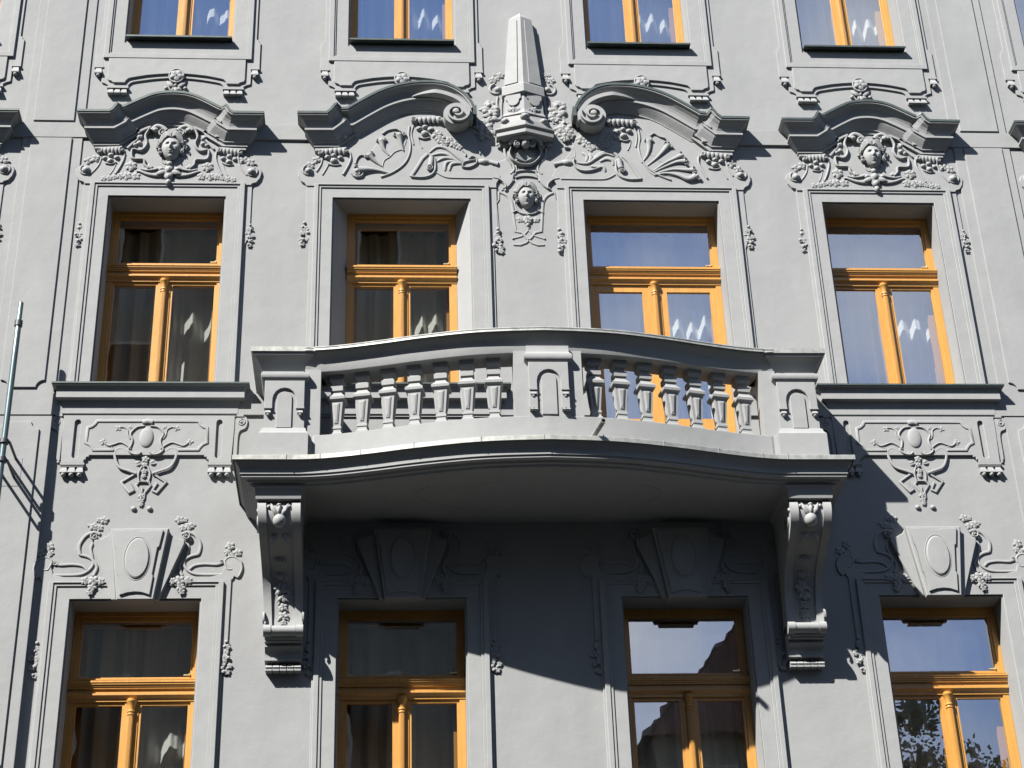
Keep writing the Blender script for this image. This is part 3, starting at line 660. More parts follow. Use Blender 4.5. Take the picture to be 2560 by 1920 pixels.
def upper_console(mb, f):
    c0, c1 = f([(1345, 150)])[0], f([(1640, 140)])[0]
    capital(mb, c0, c1, .058, .04)
    x, z = c0; volute(mb, x, z, .036, 0, 1, .014, .03, .06, 1.3)
    for p, r in (((1405, 230), .034), ((1535, 240), .036), ((1470, 285), .042), ((1470, 210), .03)):
        (x, z), = f([p]); blob(mb, x, z, r, r * .85, r, .03, 0, 8, 5, .06)
    ribbon(mb, cr(f([(1400, 325), (1460, 340), (1525, 325)]), 4), .018, .024, .02, prof='round')
    ribbon(mb, cr(f([(1300, 200), (1290, 300), (1310, 400), (1300, 500), (1260, 590), (1190, 660), (1090, 720), (980, 760)]), 4), .022, .020, .02, prof='round')
    ribbon(mb, cr(f([(1345, 190), (1320, 280), (1345, 400)]), 4), .016, .016, .02, prof='round')
    ribbon(mb, cr(f([(1395, 330), (1410, 390), (1440, 440)]), 4), .014, .012, .02, prof='round')
    ribbon(mb, f([(1500, 505), (1440, 560), (1380, 660), (1315, 755)]), .03, .018, .02, prof='flat')
    ribbon(mb, cr(f([(1315, 758), (1420, 765), (1500, 755), (1560, 720), (1585, 660), (1580, 560)]), 4), .026, .026, .02, prof='round')
    (x, z), = f([(1520, 665)]); volute(mb, x, z, .042, 90, -1, .014, .03, .03, 1.5)
    tube(mb, [q + (1,) for q in cr(f([(1545, 545), (1540, 600), (1530, 640)]), 3)], .028, .035)
    ribbon(mb, cr(f([(1600, 710), (1700, 760), (1850, 770), (2210, 772)]), 4), .018, .014, .02, prof='round')
    for p in ((1600, 290, .05), (1640, 340, .05), (1680, 390, .045), (1790, 400, .04), (1850, 430, .035), (1740, 350, .035)):
        (x, z), = f([p[:2]]); flower(mb, x, z, p[2], .022, 5, 1); leaf(mb, x, z, random.uniform(0, 360), p[2] * 1.2, .03, .022)
def flame(mb, f):   # wind-blown leaf tongues running to the middle
    for pts in ([(1520, 490), (1600, 430), (1700, 440), (1800, 510), (1880, 580), (1900, 600)], [(1545, 520), (1650, 500), (1740, 520), (1830, 590), (1880, 600)], [(1600, 590), (1680, 550), (1780, 560), (1870, 610)],
                [(1690, 690), (1700, 610), (1760, 590), (1880, 610)], [(1740, 690), (1760, 620), (1830, 605), (1880, 615)]):
        P = cr(f(pts), 4); N = len(P); tube(mb, [(p[0], p[1], .35 + .65 * math.sin(math.pi * i / (N - 1)) ** .6) for i, p in enumerate(P)], .020, .026, .8)
    ribbon(mb, cr(f([(1880, 650), (1960, 655), (2040, 610), (2040, 555), (1990, 535), (1960, 560)]), 4), .018, .028, .02, prof='round')
    ribbon(mb, cr(f([(1885, 640), (1900, 600), (1970, 580), (2030, 570)]), 4), .016, .024, .02, prof='round')
    (x, z), = f([(2120, 590)]); blob(mb, x, z, .07, .04, .04, .015)
    ribbon(mb, cr(f([(2060, 470), (2080, 490), (2080, 510)]), 3), .016, .02, .02, prof='round'); ribbon(mb, cr(f([(1890, 470), (1920, 500), (1920, 530)]), 3), .016, .02, .02, prof='round')
fan = MB(); plate(fan, cr(T2([(1090, 720), (900, 715), (700, 730), (690, 640), (750, 545), (850, 505), (930, 400), (1000, 300), (1120, 250), (1270, 320), (1235, 470), (1290, 560), (1190, 665)]), 3, True), .018, .027, .004); fan.build('shell_fan', M_orn, s2, 40)
fan = MB(); plate(fan, cr(T3([(1040, 745), (920, 620), (880, 400), (1000, 310), (1110, 330), (1210, 400), (1340, 530), (1450, 650), (1480, 770), (1330, 770), (1180, 745)]), 3, True), .018, .027, .004); fan.build('shell_fan', M_orn, s3, 40)
r2 = MB(); side_console(r2, T2); upper_console(r2, T2); flame(r2, T2)
for pts, w0, w1 in (([(1080, 720), (960, 690), (850, 680), (740, 690)], .02, .085), ([(990, 640), (920, 590), (860, 530)], .02, .07), ([(1070, 520), (1010, 450), (990, 370)], .02, .07), ([(1230, 470), (1200, 380), (1190, 310)], .02, .085), ):
    trumpet(r2, cr(T2(pts), 3), w0, w1)
ribbon(r2, cr(T2([(1000, 650), (1020, 580), (1080, 540), (1130, 490), (1190, 465), (1225, 460)]), 4), .014, .018, .02, prof='round')
ribbon(r2, cr(T2([(1000, 290), (1060, 250), (1150, 235), (1200, 260)]), 4), .02, .03, .02, prof='round')
ribbon(r2, cr(T2([(700, 620), (720, 560), (760, 525), (820, 530), (880, 500)]), 4), .02, .03, .02, prof='round')
ribbon(r2, cr(T2([(660, 720), (700, 760), (770, 750), (790, 700)]), 4), .024, .03, .02, prof='round')
r2.build('tympanum_relief', M_orn, s2, 50, flat=(.022, .75), split=True)
mir = lambda fn: (lambda pts, d=.03: mirror(fn(pts, d)))
r3 = MB(); side_console(r3, mir(T2)); upper_console(r3, mir(T2))
for pts, w0, w1 in (([(1040, 740), (1180, 720), (1320, 750), (1420, 790), (1500, 760)], .02, .075), ([(1100, 710), (1250, 680), (1400, 690), (1470, 690)], .018, .055), ([(1050, 700), (1180, 640), (1290, 600), (1380, 595)], .018, .06), ([(1040, 690), (1160, 610), (1270, 560), (1340, 530)], .018, .06),
                    ([(960, 640), (1060, 560), (1140, 480), (1190, 420)], .018, .065), ([(905, 600), (960, 530), (985, 450), (980, 370)], .018, .06)):
    trumpet(r3, cr(T3(pts), 3), w0, w1)
ribbon(r3, cr(T3([(1000, 310), (1040, 285), (1100, 320), (1170, 340), (1200, 380)]), 4), .02, .03, .02, prof='round')
ribbon(r3, cr(T3([(940, 520), (1020, 520), (1060, 570), (1140, 600), (1140, 640)]), 4), .010, .012, .02, prof='round')
for pts in ([(350, 590), (430, 510), (540, 480), (620, 510), (650, 560)], [(180, 600), (300, 610), (400, 550), (500, 500), (600, 530)], [(440, 590), (510, 560), (580, 580), (590, 630)], [(340, 640), (420, 650), (480, 650), (500, 700)], [(240, 490), (300, 530), (290, 590)], [(320, 500), (345, 550), (310, 600)]):
    P = cr(T3(pts), 4); N = len(P); tube(r3, [(p[0], p[1], .4 + .6 * math.sin(math.pi * i / (N - 1)) ** .6) for i, p in enumerate(P)], .020, .026, .8)
ribbon(r3, cr(T3([(160, 560), (150, 600), (190, 670), (260, 695), (350, 690), (440, 660)]), 4), .02, .03, .02, prof='round')
(x, z), = T3([(80, 600)]); blob(r3, x, z, .07, .04, .04, .015)
ribbon(r3, cr(T3([(50, 425), (110, 430), (160, 470), (165, 530), (130, 550)]), 4), .024, .024, .002, prof='round')
for p in ((30, 230, .05), (80, 270, .06), (60, 330, .04), (120, 300, .04), (230, 350, .05), (290, 390, .05), (340, 430, .045), (380, 420, .035)):
    (x, z), = T3([p[:2]]); flower(r3, x, z, p[2], .018, 5, 1); leaf(r3, x, z, random.uniform(0, 360), p[2] * 1.1, .03, .02)
r3.build('tympanum_relief', M_orn, s3, 50, flat=(.022, .75), split=True)

# ------------------------------------------------------------------ centre: obelisk, shell, mask
def vring(z, w, d1, c): return [(-w, .01, z), (-w, -d1, z), (0, -(d1 + c), z), (w, -d1, z), (w, .01, z)]
m = MB(); loft(m, [vring(z, w_, d, c) for z, w_, d, c in ((13.40, .192, .06, .082), (14.315, .118, .055, .055), (14.40, .01, .05, .01))])
ob = m.build('obelisk', M_orn, BLD)
m = MB()
for s in (-1, 1):   # raised strips along each face of the shaft
    def fp(u_, z): # u from 0 (corner) to 1 (side) on face at height z
        t = (z - 13.40) / (14.315 - 13.40); w_ = .192 + (.118 - .192) * t; d1 = .06 - .005 * t; c_ = .082 - .027 * t
        return Vector((s * w_ * u_, -(d1 + c_ * (1 - u_)), z))
    nrm = Vector((s * .39, -.92, 0))
    for ua, ub, za, zb_ in ((.30, .96, 13.43, 14.27),):
        a = [fp(ua, za), fp(ub, za), fp(ub, zb_), fp(ua, zb_)]; loft(m, [a, [q + nrm * .012 for q in a]])
m.build('obelisk_panel', M_orn, ob, split=True)
m = MB()
loft(m, [vring(z, w_, d, c) for z, w_, d, c in ((13.415, .205, .065, .088), (13.40, .212, .066, .092), (13.30, .214, .066, .092), (13.295, .205, .066, .085), (13.285, .190, .06, .06), (13.10, .196, .06, .06), (13.07, .200, .06, .065), (13.045, .214, .066, .075), (13.035, .214, .066, .075), (13.03, .206, .06, .065), (12.94, .222, .07, .08), (12.93, .238, .075, .09), (12.868, .243, .078, .092), (12.862, .296, .09, .105), (12.845, .296, .09, .105), (12.835, .262, .075, .09), (12.808, .268, .075, .09), (12.804, .284, .085, .10), (12.765, .284, .085, .10), (12.76, .26, .07, .08), (12.74, .20, .04, .05))])
m.build('pedestal', M_orn, ob)
m = MB()
for s in (-1, 1):   # cloth swag and small garland on each pedestal face, half balls on the plinth
    def fp2(u_, z, off): n = Vector((s * .3, -.954, 0)); return Vector((s * .193 * u_, -(.06 + .06 * (1 - u_)), z)) + n * off
    up_ = [(.15, 13.285), (.15, 13.232), (.22, 13.225)] + [(.53 - .29 * math.cos(math.pi * q / 8), 13.215 - .065 * math.sin(math.pi * q / 8)) for q in range(9)] + [(.84, 13.225), (.91, 13.232), (.91, 13.285)]
    loft(m, [[fp2(u_, z, -.002) for u_, z in up_], [fp2(u_, z, .016) for u_, z in up_]])
    for u_, z, r in ((.52, 13.105, .032), (.36, 13.09, .020), (.68, 13.10, .020), (.50, 13.075, .022), (.25, 13.10, .014), (.78, 13.11, .014)):
        p = fp2(u_, z, 0); flower(m, p.x, p.z, r, -p.y, 5, 1)
    blob(m, s * .195, 12.96, .045, .035, .04, .08)
blob(m, 0, 12.965, .052, .038, .045, .155)
m.build('pedestal_garland', M_orn, ob, 50, split=True)
# garlands and scrolls beside the obelisk
Of = lambda pts, d=.02: tr('O', pts, d, 0)
for s in (-1, 1):
    m = MB(); f = (lambda pts, d=.02: Of(pts, d)) if s == 1 else (lambda pts, d=.02: mirror(Of(pts, d), -.0))
    (x, z), = f([(1330, 445)]); volute(m, x, z, .092, 80 if s == 1 else 100, -s, .03, .024, .0, 1.0, False); blob(m, x - s * .02, z + .005, .04, .036, .04, .01)
    ribbon(m, cr(f([(1310, 560), (1330, 640), (1340, 760)]), 4), .022, .02, 0, prof='round')
    for p, r in (((1235, 190), .04), ((1370, 275), .04), ((1300, 250), .03), ((1330, 180), .02)):
        (x, z), = f([p]); flower(m, x, z, r, .0, 5, 1)
    for k, (px_, py_, w_) in enumerate(((1470, 790, .20), (1450, 900, .16), (1600, 1110, .20), (1610, 1220, .14))):
        (x, z), = f([(px_, py_)]); cluster(m, x, z, w_, w_ * .9, .0, 20 + k + 3 * s, False)
        for a in range(5): leaf(m, x, z, 72 * a + 20, w_ * .55, .05, .004, .3)
    ribbon(m, cr(f([(1270, 930), (1320, 955), (1370, 930), (1380, 880)]), 4), .018, .02, 0, prof='round')
    ribbon(m, cr(f([(1240, 600), (1265, 740), (1275, 920)]), 4), .018, .016, 0, prof='flat')
    m.build('flower_garland', M_orn, ob, 50, flat=(.0, .7), split=True)
Mf = lambda pts, d=.02: tr('M', pts, d, 0)
m = MB()
# scroll hood over shell
(cx_, cz_), = Mf([(612, 180)], .10)
hood = cr([a + (k, e) for a, k, e in zip(Mf([(395, 200), (450, 140), (530, 130), (612, 150), (700, 130), (775, 150), (830, 210)], .08), (.6, .9, 1.1, 1.25, 1.1, .9, .6), (0, .03, .05, .06, .05, .03, 0))], 4)
tube(m, hood, .030, .05)
for s, px_ in ((-1, 500), (1, 695)):
    (x, z), = Mf([(px_, 210)], .09); volute(m, x, z, .042, 90, -s, .018, .035, .07, 1.4)
blob(m, cx_, cz_ - .01, .05, .05, .05, .07)
for px_, py_ in ((265, 205), (340, 205), (915, 200), (825, 225)):
    (x, z), = Mf([(px_, py_)], .05); flower(m, x, z, .034, .02, 4, 1)
rim = cr(Mf([(420, 240), (395, 320), (430, 400), (500, 450), (560, 475), (660, 478), (740, 440), (800, 370), (815, 290), (790, 210)], .05), 4); ribbon(m, rim, .024, .05, .0, prof='round')
# fluted shell bowl
Sc, = Mf([(600, 430)], .03)
for k in range(9):
    a = math.radians(18 + k * 18); L = .095; tube(m, [(Sc[0], Sc[1] + .0, .3, .0), (Sc[0] + math.cos(a) * L * .55, Sc[1] + math.sin(a) * L * .75, .8, .004), (Sc[0] + math.cos(a) * L, Sc[1] + math.sin(a) * L * 1.5, 1, .012)], .017, .012, .7, 6)
m.build('shell_console', M_orn, ob, 50)
m = MB()
# field under the shell running out to both sides, ending in scrolls
hf = Mf([(770, 600), (790, 640), (800, 700), (850, 760), (905, 800), (930, 740), (980, 690), (1060, 672), (1390, 685)], .03)
hf2 = Mf([(1390, 420), (1240, 400), (1110, 410), (1000, 450), (890, 420), (870, 360), (880, 270)], .03)
hp = hf + hf2
for s in (1, -1): plate(m, hp if s == 1 else mirror(hp, .0), .0, .026, .006)
for s in (1, -1):
    f = (lambda P: P) if s == 1 else (lambda P: mirror(P, 0.0))
    ribbon(m, f(cr(Mf([(880, 270), (870, 400), (790, 480), (775, 560), (830, 615)]), 4)), .026, .024, .012, prof='round')
    ribbon(m, f(cr(Mf([(830, 280), (825, 400), (760, 450), (740, 540), (760, 600), (800, 650), (790, 700)]), 4)), .022, .02, .0, prof='round')
    ribbon(m, f(cr(Mf([(1060, 672), (980, 690), (920, 735), (905, 790), (940, 815)]), 4)), .018, .022, .02, prof='round')
    (x, z), = f(Mf([(985, 480)])); tube(m, [(x - s * .0, z - .012, 1.1), (x + s * .04, z, .9), (x + s * .09, z + .012, .9)], .026, .03)
for y in (565, 640): ribbon(m, cr(Mf([(470, y + 10), (540, y - 8), (620, y - 12), (700, y - 5), (760, y + 12)]), 4), .018, .022, .0, prof='flat')
# mask frame below: side straps, bracket, crossing bands
for s in (1, -1):
    f = (lambda P: P) if s == 1 else (lambda P: mirror(P, 0.0))
    ribbon(m, f(cr(Mf([(985, 850), (900, 890), (850, 960), (835, 1060), (835, 1130)]), 4)), .026, .014, .0)
    ribbon(m, f(Mf([(835, 1130), (825, 1370), (740, 1385), (690, 1450), (620, 1520), (540, 1550), (450, 1545)])), .020, .012, .0)
    ribbon(m, f(cr(Mf([(625, 1290), (660, 1360), (740, 1430), (860, 1465)]), 4)), .014, .010, .0)
    ribbon(m, f(cr(Mf([(635, 1140), (690, 1140), (740, 1125), (790, 1100), (840, 1125)]), 4)), .018, .02, .002, prof='round')
    ribbon(m, f(cr(Mf([(790, 940), (800, 1010), (770, 1090)]), 4)), .014, .012, .0, prof='round')
    (x, z), = f(Mf([(755, 1215)])); flower(m, x, z, .032, .0, 5, 1)
    (x, z), = f(Mf([(865, 1468)])); blob(m, x, z, .012, .012, .012, .005)
    P = f(Mf([(940, 810), (1000, 850), (1010, 950), (1045, 1000), (1048, 1340)])); ribbon(m, P, .012, .012, .0)
(x, z), = Mf([(640, 1230)]); flower(m, x, z + .01, .045, .008, 6, 1.1); blob(m, x, z - .05, .022, .026, .026, .005); blob(m, x, z + .07, .014, .014, .016, .004)
m.build('strapwork', M_orn, ob, 50, flat=(.0, .7), split=True)
mk = MB(); hair = MB(); (x, z), = Mf([(628, 880)], .07); mask(mk, x, z, .088, .138, .004, .075, hair)
mk.build('mask_face', M_orn, ob, 60); hair.build('mask_hair', M_orn, ob, 50)

# ------------------------------------------------------------------ main floor sill cornices
cprof = [(.118, .0), (.118, .014), (.094, .017), (.088, .030), (.082, .046), (.081, .052), (.081, .126), (.074, .130), (.040, .136), (.034, .160), (.026, .19), (.025, .222), (.025, .262), (.014, .268), (.014, .285), (-.02, .285)]
def sill(c, wall):
    z = 9.915; path = [(-wall, z, 0, -1, 1), (-wall, z, 0, -1), (wall, z, 0, 1), (wall, z, 0, 1, 1)]
    m = MB(); sweep(m, path, cprof); o = at(m.build('sill_cornice', M_orn, BLD), c)
    f = MB(); sweep(f, [(p[0], p[1] + .012) + tuple(p[2:]) for p in path], [(-.02, -.03), (.125, .0), (.125, .016), (.119, .016), (.119, .004)]); f.box(-.70 if wall > .8 else -.545, .70 if wall > .8 else .545, -.23, 0, 9.90, 9.937)
    f.build('sill_flashing', M_sill, o); return o
c1 = sill(CX1, .757)
a = MB()
ft = [(.76, 9.635), (.76, 9.5), (.745, 9.155), (.548, 9.155), (.546, 9.185), (.53, 9.188), (.528, 9.212), (.505, 9.215), (.503, 9.231)]
def slot(x, z0, z1, hw): return [(x + hw * math.cos(t), z1 - hw + hw * math.sin(t)) for t in [math.pi * k / 6 for k in range(7)]] + [(x - hw * math.cos(t), z0 + hw - hw * math.sin(t)) for t in [math.pi * k / 6 for k in range(7)]]
poly = ft + mirror(ft)[::-1]
plate(a, poly, -.002, .022, .004, [slot(.625, 9.20, 9.59, .026)[::-1], slot(-.63, 9.20, 9.59, .026)[::-1]])
a.build('apron_panel', M_orn, c1)
g = MB()
for s in (-1, 1):
    g.box(s * .645 - .105, s * .645 + .105, 0, .030, 9.132, 9.154); g.box(s * .645 - .1, s * .645 + .1, 0, .024, 9.118, 9.132)
    for k in (-1, 0, 1): gutta(g, s * .645 + k * .07, 9.118, .066, .068, .002, .024, .042)
g.build('gutta', M_orn, c1, 50, split=True)
cz = MB(); AP = lambda pts, d=.03: tr('AP', pts, d, CX1)
for s in (1, -1):
    f = (lambda P: P) if s == 1 else (lambda P: mirror(P, -.012))
    ribbon(cz, f(AP([(1200, 480), (1570, 480), (1582, 505), (1605, 525), (1635, 532), (1635, 650), (1600, 665), (1575, 690), (1565, 708), (1405, 708)])), .026, .016, .020)
    ribbon(cz, f(cr(AP([(1190, 520), (1245, 528), (1280, 560), (1290, 590), (1268, 630), (1275, 680), (1290, 705), (1260, 735), (1210, 745), (1185, 725)]), 4)), .020, .026, .018, prof='round')
    ribbon(cz, f(cr(AP([(1270, 700), (1310, 670), (1360, 650), (1410, 665), (1450, 675), (1490, 650)]), 4)), .018, .022, .018, prof='round')
    ribbon(cz, f(cr(AP([(1300, 720), (1350, 690), (1390, 710), (1385, 770), (1340, 840), (1260, 870), (1200, 890)]), 4)), .022, .018, .006)
    ribbon(cz, f(cr(AP([(1290, 620), (1310, 590), (1320, 550), (1350, 530), (1385, 530)]), 4)), .014, .018, .018, prof='round')
    for p, r in (((1395, 538), .028), ((1300, 530), .02), ((1500, 645), .03), ((1430, 680), .02), ((1120 + 95, 735), .02)):
        (x, z), = f(AP([p])); flower(cz, x, z, r, .02, 4, 1)
    ribbon(cz, f(AP([(1200, 885), (1310, 955), (1235, 1040), (1200, 1020), (1240, 960)])), .018, .010, .0)
    ribbon(cz, f(cr(AP([(1120, 830), (1090, 890), (1095, 960)]), 3)), .014, .012, .0)
    ribbon(cz, f(AP([(1135, 1090), (1140, 1040), (1190, 980), (1170, 958), (1080, 958)])), .016, .010, .0)
    (x, z), = f(AP([(1178, 1165)])); blob(cz, x, z, .026, .024, .024, .0); (x, z), = f(AP([(1215, 800)])); leaf(cz, x - s * .04, z, 0 if s == 1 else 180, .05, .03, .01)
dome(cz, -.015, 9.408, .064, .103, .02, .034)
tube(cz, [(-.06, 9.56, 1), (-.015, 9.572, 1.15), (.03, 9.56, 1)], .026, .025)
for (x, z, r) in ((-.01, 9.195, .032), (-.012, 9.14, .024), (-.014, 9.075, .026), (-.014, 9.03, .02), (-.02, 8.83, .028), (-.02, 8.785, .024), (-.02, 8.75, .02)): flower(cz, x, z, r, .002, 5, 1.1)
ribbon(cz, [(-.02, 8.92), (-.02, 8.84)], .014, .01, 0)
cz.build('cartouche', M_orn, c1, 62, flat=(.02, .62), split=True)
sv = MB()
for s in (-1, 1):
    P = [(s * x, z) for x, z in cr([(.76, 9.60), (.81, 9.635), (.86, 9.62), (.875, 9.57), (.86, 9.51), (.825, 9.49), (.805, 9.47), (.795, 9.40), (.79, 9.20), (.757, 9.18)], 3)] + [(s * .757, 9.60)]
    plate(sv, P, -.002, .020, .004); volute(sv, s * .815, 9.57, .045, 90, -s, .014, .012, .018, 1.4); sv.box(min(s * .775, s * .835), max(s * .775, s * .835), 0, .03, 9.625, 9.66); blob(sv, s * .77, 9.17, .016, .018, .016, .005)
sv.build('side_scroll', M_orn, c1, 50, flat=(.0, .75), split=True)
for c in (B_, -C_, C_): dup(c1, c)
sill(-A_, .87)

# ------------------------------------------------------------------ lower floor surrounds and keystones
m = MB(); ring3(m, .541, LT, LS - .3, .67, .697, .74, .165)
P = [(.757, LS - .3), (.757, 7.2), (.795, 7.28), (.80, 8.03)]
vol = [(.80, 8.03)] + [q[:2] for q in tr('K', [(1985, 735), (1995, 710), (2030, 728), (2065, 690), (2085, 620), (2075, 560), (2040, 525), (1985, 515), (1930, 530), (1900, 570), (1905, 610), (1870, 690)], .02, CX1)] + [(.62, 8.06), (.25, 8.06)]
P = P[:-1] + vol
inn = [(-.553, LS - .3), (-.553, LT + .012), (.553, LT + .012), (.553, LS - .3)]
plate(m, P + mirror(P)[::-1] + inn, -.002, .014, .003)
ls = at(m.build('window_surround', M_orn, BLD), CX1)
drop(.785, 7.30, .10, .32, 31, ls); drop(-.785, 7.30, .10, .32, 32, ls)
k_ = MB()
kp = [(-.245, 8.48), (.25, 8.48), (.16, 7.815), (-.15, 7.815)]
plate(k_, kp, 0, .095, .008)
# flared cheeks
for s in (-1, 1):
    ck = [(s * .245, 8.475), (s * .27, 8.435), (s * .33, 8.40), (s * .385, 8.39), (s * .385, 8.35), (s * .195, 7.83), (s * .155, 7.83)]
    plate(k_, ck, 0, .055, .006)
ky = k_.build('keystone', M_orn, ls)
k_ = MB()
ip = [(-.215, 8.455), (-.03, 8.455), (-.03, 8.445), (.06, 8.445), (.07, 8.455), (.205, 8.455), (.18, 8.30), (.165, 8.29), (.135, 8.04), (.145, 8.03), (.128, 7.85), (.06, 7.875), (-.0, 7.88), (-.06, 7.872), (-.125, 7.85), (-.148, 8.03), (-.158, 8.04), (-.185, 8.29), (-.195, 8.30)]
plate(k_, ip, .09, .112, .004)
P = [(.0 + .107 * math.cos(t * math.pi / 16), 8.188 + .197 * math.sin(t * math.pi / 16)) for t in range(32)]
hole = P[::-1]; ribbon(k_, [(x * 1.06, 8.188 + (z - 8.188) * 1.03) for x, z in P], .010, .006, .109, True, 'round')
for j_, (sc_, d_) in enumerate(((.98, .110), (.955, .122), (.90, .127), (.0, .129))):
    ringp = [(.104 * sc_ * math.cos(t * math.pi / 20), 8.188 + .193 * sc_ * math.sin(t * math.pi / 20)) for t in range(40)]
    if j_: loft(k_, [[(x, -prevd, z) for x, z in prevp], [(x, -d_, z) for x, z in ringp]], False)
    prevp, prevd = ringp, d_
k_.build('keystone_oval', M_orn, ls, 62)
o_ = MB(); Kf = lambda pts, d=.02: tr('K', pts, d, CX1)
for s in (1, -1):
    f = (lambda P: P) if s == 1 else (lambda P: mirror(P, .0))
    ribbon(o_, f(cr(Kf([(1475, 290), (1540, 270), (1610, 300), (1655, 370), (1660, 430), (1640, 490)]), 4)), .026, .020, .0)
    ribbon(o_, f(cr(Kf([(1640, 490), (1560, 510), (1500, 550), (1455, 620), (1480, 700)]), 4)), .024, .020, .0)
    ribbon(o_, f(cr(Kf([(1530, 370), (1545, 430), (1515, 520), (1500, 590), (1540, 650), (1620, 685), (1780, 690), (1900, 685), (1960, 660), (1970, 620)]), 4)), .022, .018, .0)
    ribbon(o_, f(cr(Kf([(1550, 640), (1600, 600), (1700, 585), (1820, 590), (1870, 575)]), 4)), .022, .018, .0)
    (x, z), = f(Kf([(1870, 570)])); volute(o_, x, z, .030, 0, s, .012, .014, .008, 1.2)
    (x, z), = f(Kf([(1520, 310)], .04)); volute(o_, x, z, .045, 90, -s, .018, .03, .03, 1.3)
    ribbon(o_, f(cr(Kf([(1910, 600), (1905, 555), (1950, 520), (2010, 525), (2060, 570), (2070, 640), (2040, 710)]), 4)), .020, .018, .012, prof='round')
    ribbon(o_, f(cr(Kf([(1910, 590), (1930, 640), (1975, 640)]), 4)), .018, .018, .012, prof='round')
    for p, r in (((1455, 150), .036), ((1550, 215), .036), ((1490, 230), .03), ((1510, 150), .022), ((1955, 410), .038), ((2030, 475), .036), ((1930, 470), .028), ((1960, 500), .025), ((1600, 200), .015)):
        (x, z), = f(Kf([p])); flower(o_, x, z, r, .004, 5, 1.1)
    for p, r in (((1385, 748), .032), ((1455, 745), .045), ((1540, 740), .035), ((1465, 810), .036), ((1475, 855), .026)):
        (x, z), = f(Kf([p], .06)); flower(o_, x, z, r, .048, 5, 1.2)
o_.build('scroll_ornament', M_orn, ls, 50, flat=(.0, .62), split=True)
for c in (-A_, A_, B_, -C_, C_): dup(ls, c)

# ------------------------------------------------------------------ balcony
half = cr([(0, 1.212), (.38, 1.19), (.71, 1.148), (1.13, 1.055), (1.45, .968), (1.75, .895), (1.95, .862), (2.08, .852)], 5)
E_ = [p for p in half if p[0] < 2.081]
front = [(-x, y) for x, y in E_[::-1]] + E_[1:]            # slab edge, left to right, depth of the lip
def offs(pts, dy): return [(x, y - dy) for x, y in pts]
slab_path = [(-2.64, -.01), (-2.64, .852)] + [(-2.08 - .12, .852)] + front + [(2.2, .852), (2.64, .852), (2.64, -.01)]
def flip(P): return P[::-1]
slab_path = slab_path  # left -> right; outward normal for (x,depth) ordering is +
BAL = BLD
def nrm_ok(P):
    n = normals2(P, False)[len(P) // 2]; return n.y > 0
if not nrm_ok(slab_path): slab_path = slab_path[::-1]
sp_ = [(-.02, 8.79), (-.004, 8.785), (-.004, 8.765), (-.012, 8.755), (-.018, 8.744), (-.034, 8.724), (-.048, 8.702), (-.056, 8.676), (-.056, 8.648), (-.068, 8.644), (-.068, 8.624), (-.11, 8.618), (-.12, 8.600), (-.14, 8.594), (-.15, 8.575), (-.2, 8.566), (-.36, 8.562)]
m = MB(); sweep_plan(m, slab_path, sp_)
# floor slab body
top = [(x, y - .05) for x, y in slab_path]
n_ = len(slab_path)
vs = [(max(-2.6, min(2.6, x)), -max(-.01, y - .03), 8.784) for x, y in slab_path] ; m.add(vs, [tuple(range(n_))])
q_ = [(max(-2.45, min(2.45, x)), -max(-.01, y - .18), 8.571) for x, y in slab_path]; m.add(q_, [tuple(range(n_))])
# oval moulding and border on the soffit
ov = [(1.05 * math.cos(t * math.pi / 24) - .05, -.55 - .33 * math.sin(t * math.pi / 24)) for t in range(48)]
for sc_, h_ in ((1, .007), (.8, .005)):
    a_ = [(x * sc_, -.55 + (y + .55) * sc_) for x, y in ov]; N = len(a_)
    rings = []
    for i, (x, y) in enumerate(a_):
        c_, s_ = math.cos(i * math.pi / 24), math.sin(i * math.pi / 24); rings.append([(x - c_ * .02, y + s_ * .02, 8.573), (x - c_ * .01, y + s_ * .01, 8.573 - h_), (x + c_ * .01, y - s_ * .01, 8.573 - h_), (x + c_ * .02, y - s_ * .02, 8.573)])
    rings.append(rings[0]); loft(m, rings, False)
SLAB = m.build('balcony_slab', M_orn, BAL, 35)
m = MB(); lip = [(-.10, 8.800), (.004, 8.796), (.008, 8.790), (.008, 8.752), (.002, 8.752), (.002, 8.786)]
sweep_plan(m, slab_path, lip)
for x, y in slab_path[2:-2:7]:  # standing seams
    m.box(x - .004, x + .004, y - .1, y + .012, 8.75, 8.806)
m.build('slab_flashing', M_zinc, SLAB)
# kerb below the balusters and the handrail follow the same curve
rail_pts = [(-2.02, .852)] + front + [(2.02, .852)]
rail_pts = sorted(rail_pts)
def strip_solid(name, mt, prof_, pts, parent, smooth=35):
    m = MB(); P = pts if nrm_ok(pts) else pts[::-1]; sweep_plan(m, P, prof_ + [prof_[0]]); K = len(prof_) + 1; N = len(P)
    m.f.append(tuple(range(K - 1))); m.f.append(tuple((N - 1) * K + j for j in range(K - 1)))
    return m.build(name, mt, parent, smooth)
strip_solid('balcony_kerb', M_orn, [(-.13, 8.79), (-.13, 9.047), (-.137, 9.053), (-.42, 9.053), (-.42, 8.79)], rail_pts, BAL)
strip_solid('balcony_handrail', M_orn, [(-.125, 9.895), (-.126, 9.889), (-.140, 9.872), (-.158, 9.852), (-.172, 9.830), (-.181, 9.802), (-.181, 9.712), (-.185, 9.706), (-.42, 9.706), (-.425, 9.712), (-.425, 9.79), (-.44, 9.83), (-.45, 9.895)], rail_pts, BAL)
strip_solid('balcony_rail_flashing', M_zinc, [(-.104, 9.900), (-.100, 9.912), (-.106, 9.922), (-.27, 9.930), (-.465, 9.912), (-.465, 9.885), (-.459, 9.885), (-.459, 9.897), (-.118, 9.897), (-.108, 9.884), (-.102, 9.884)], rail_pts, BAL)
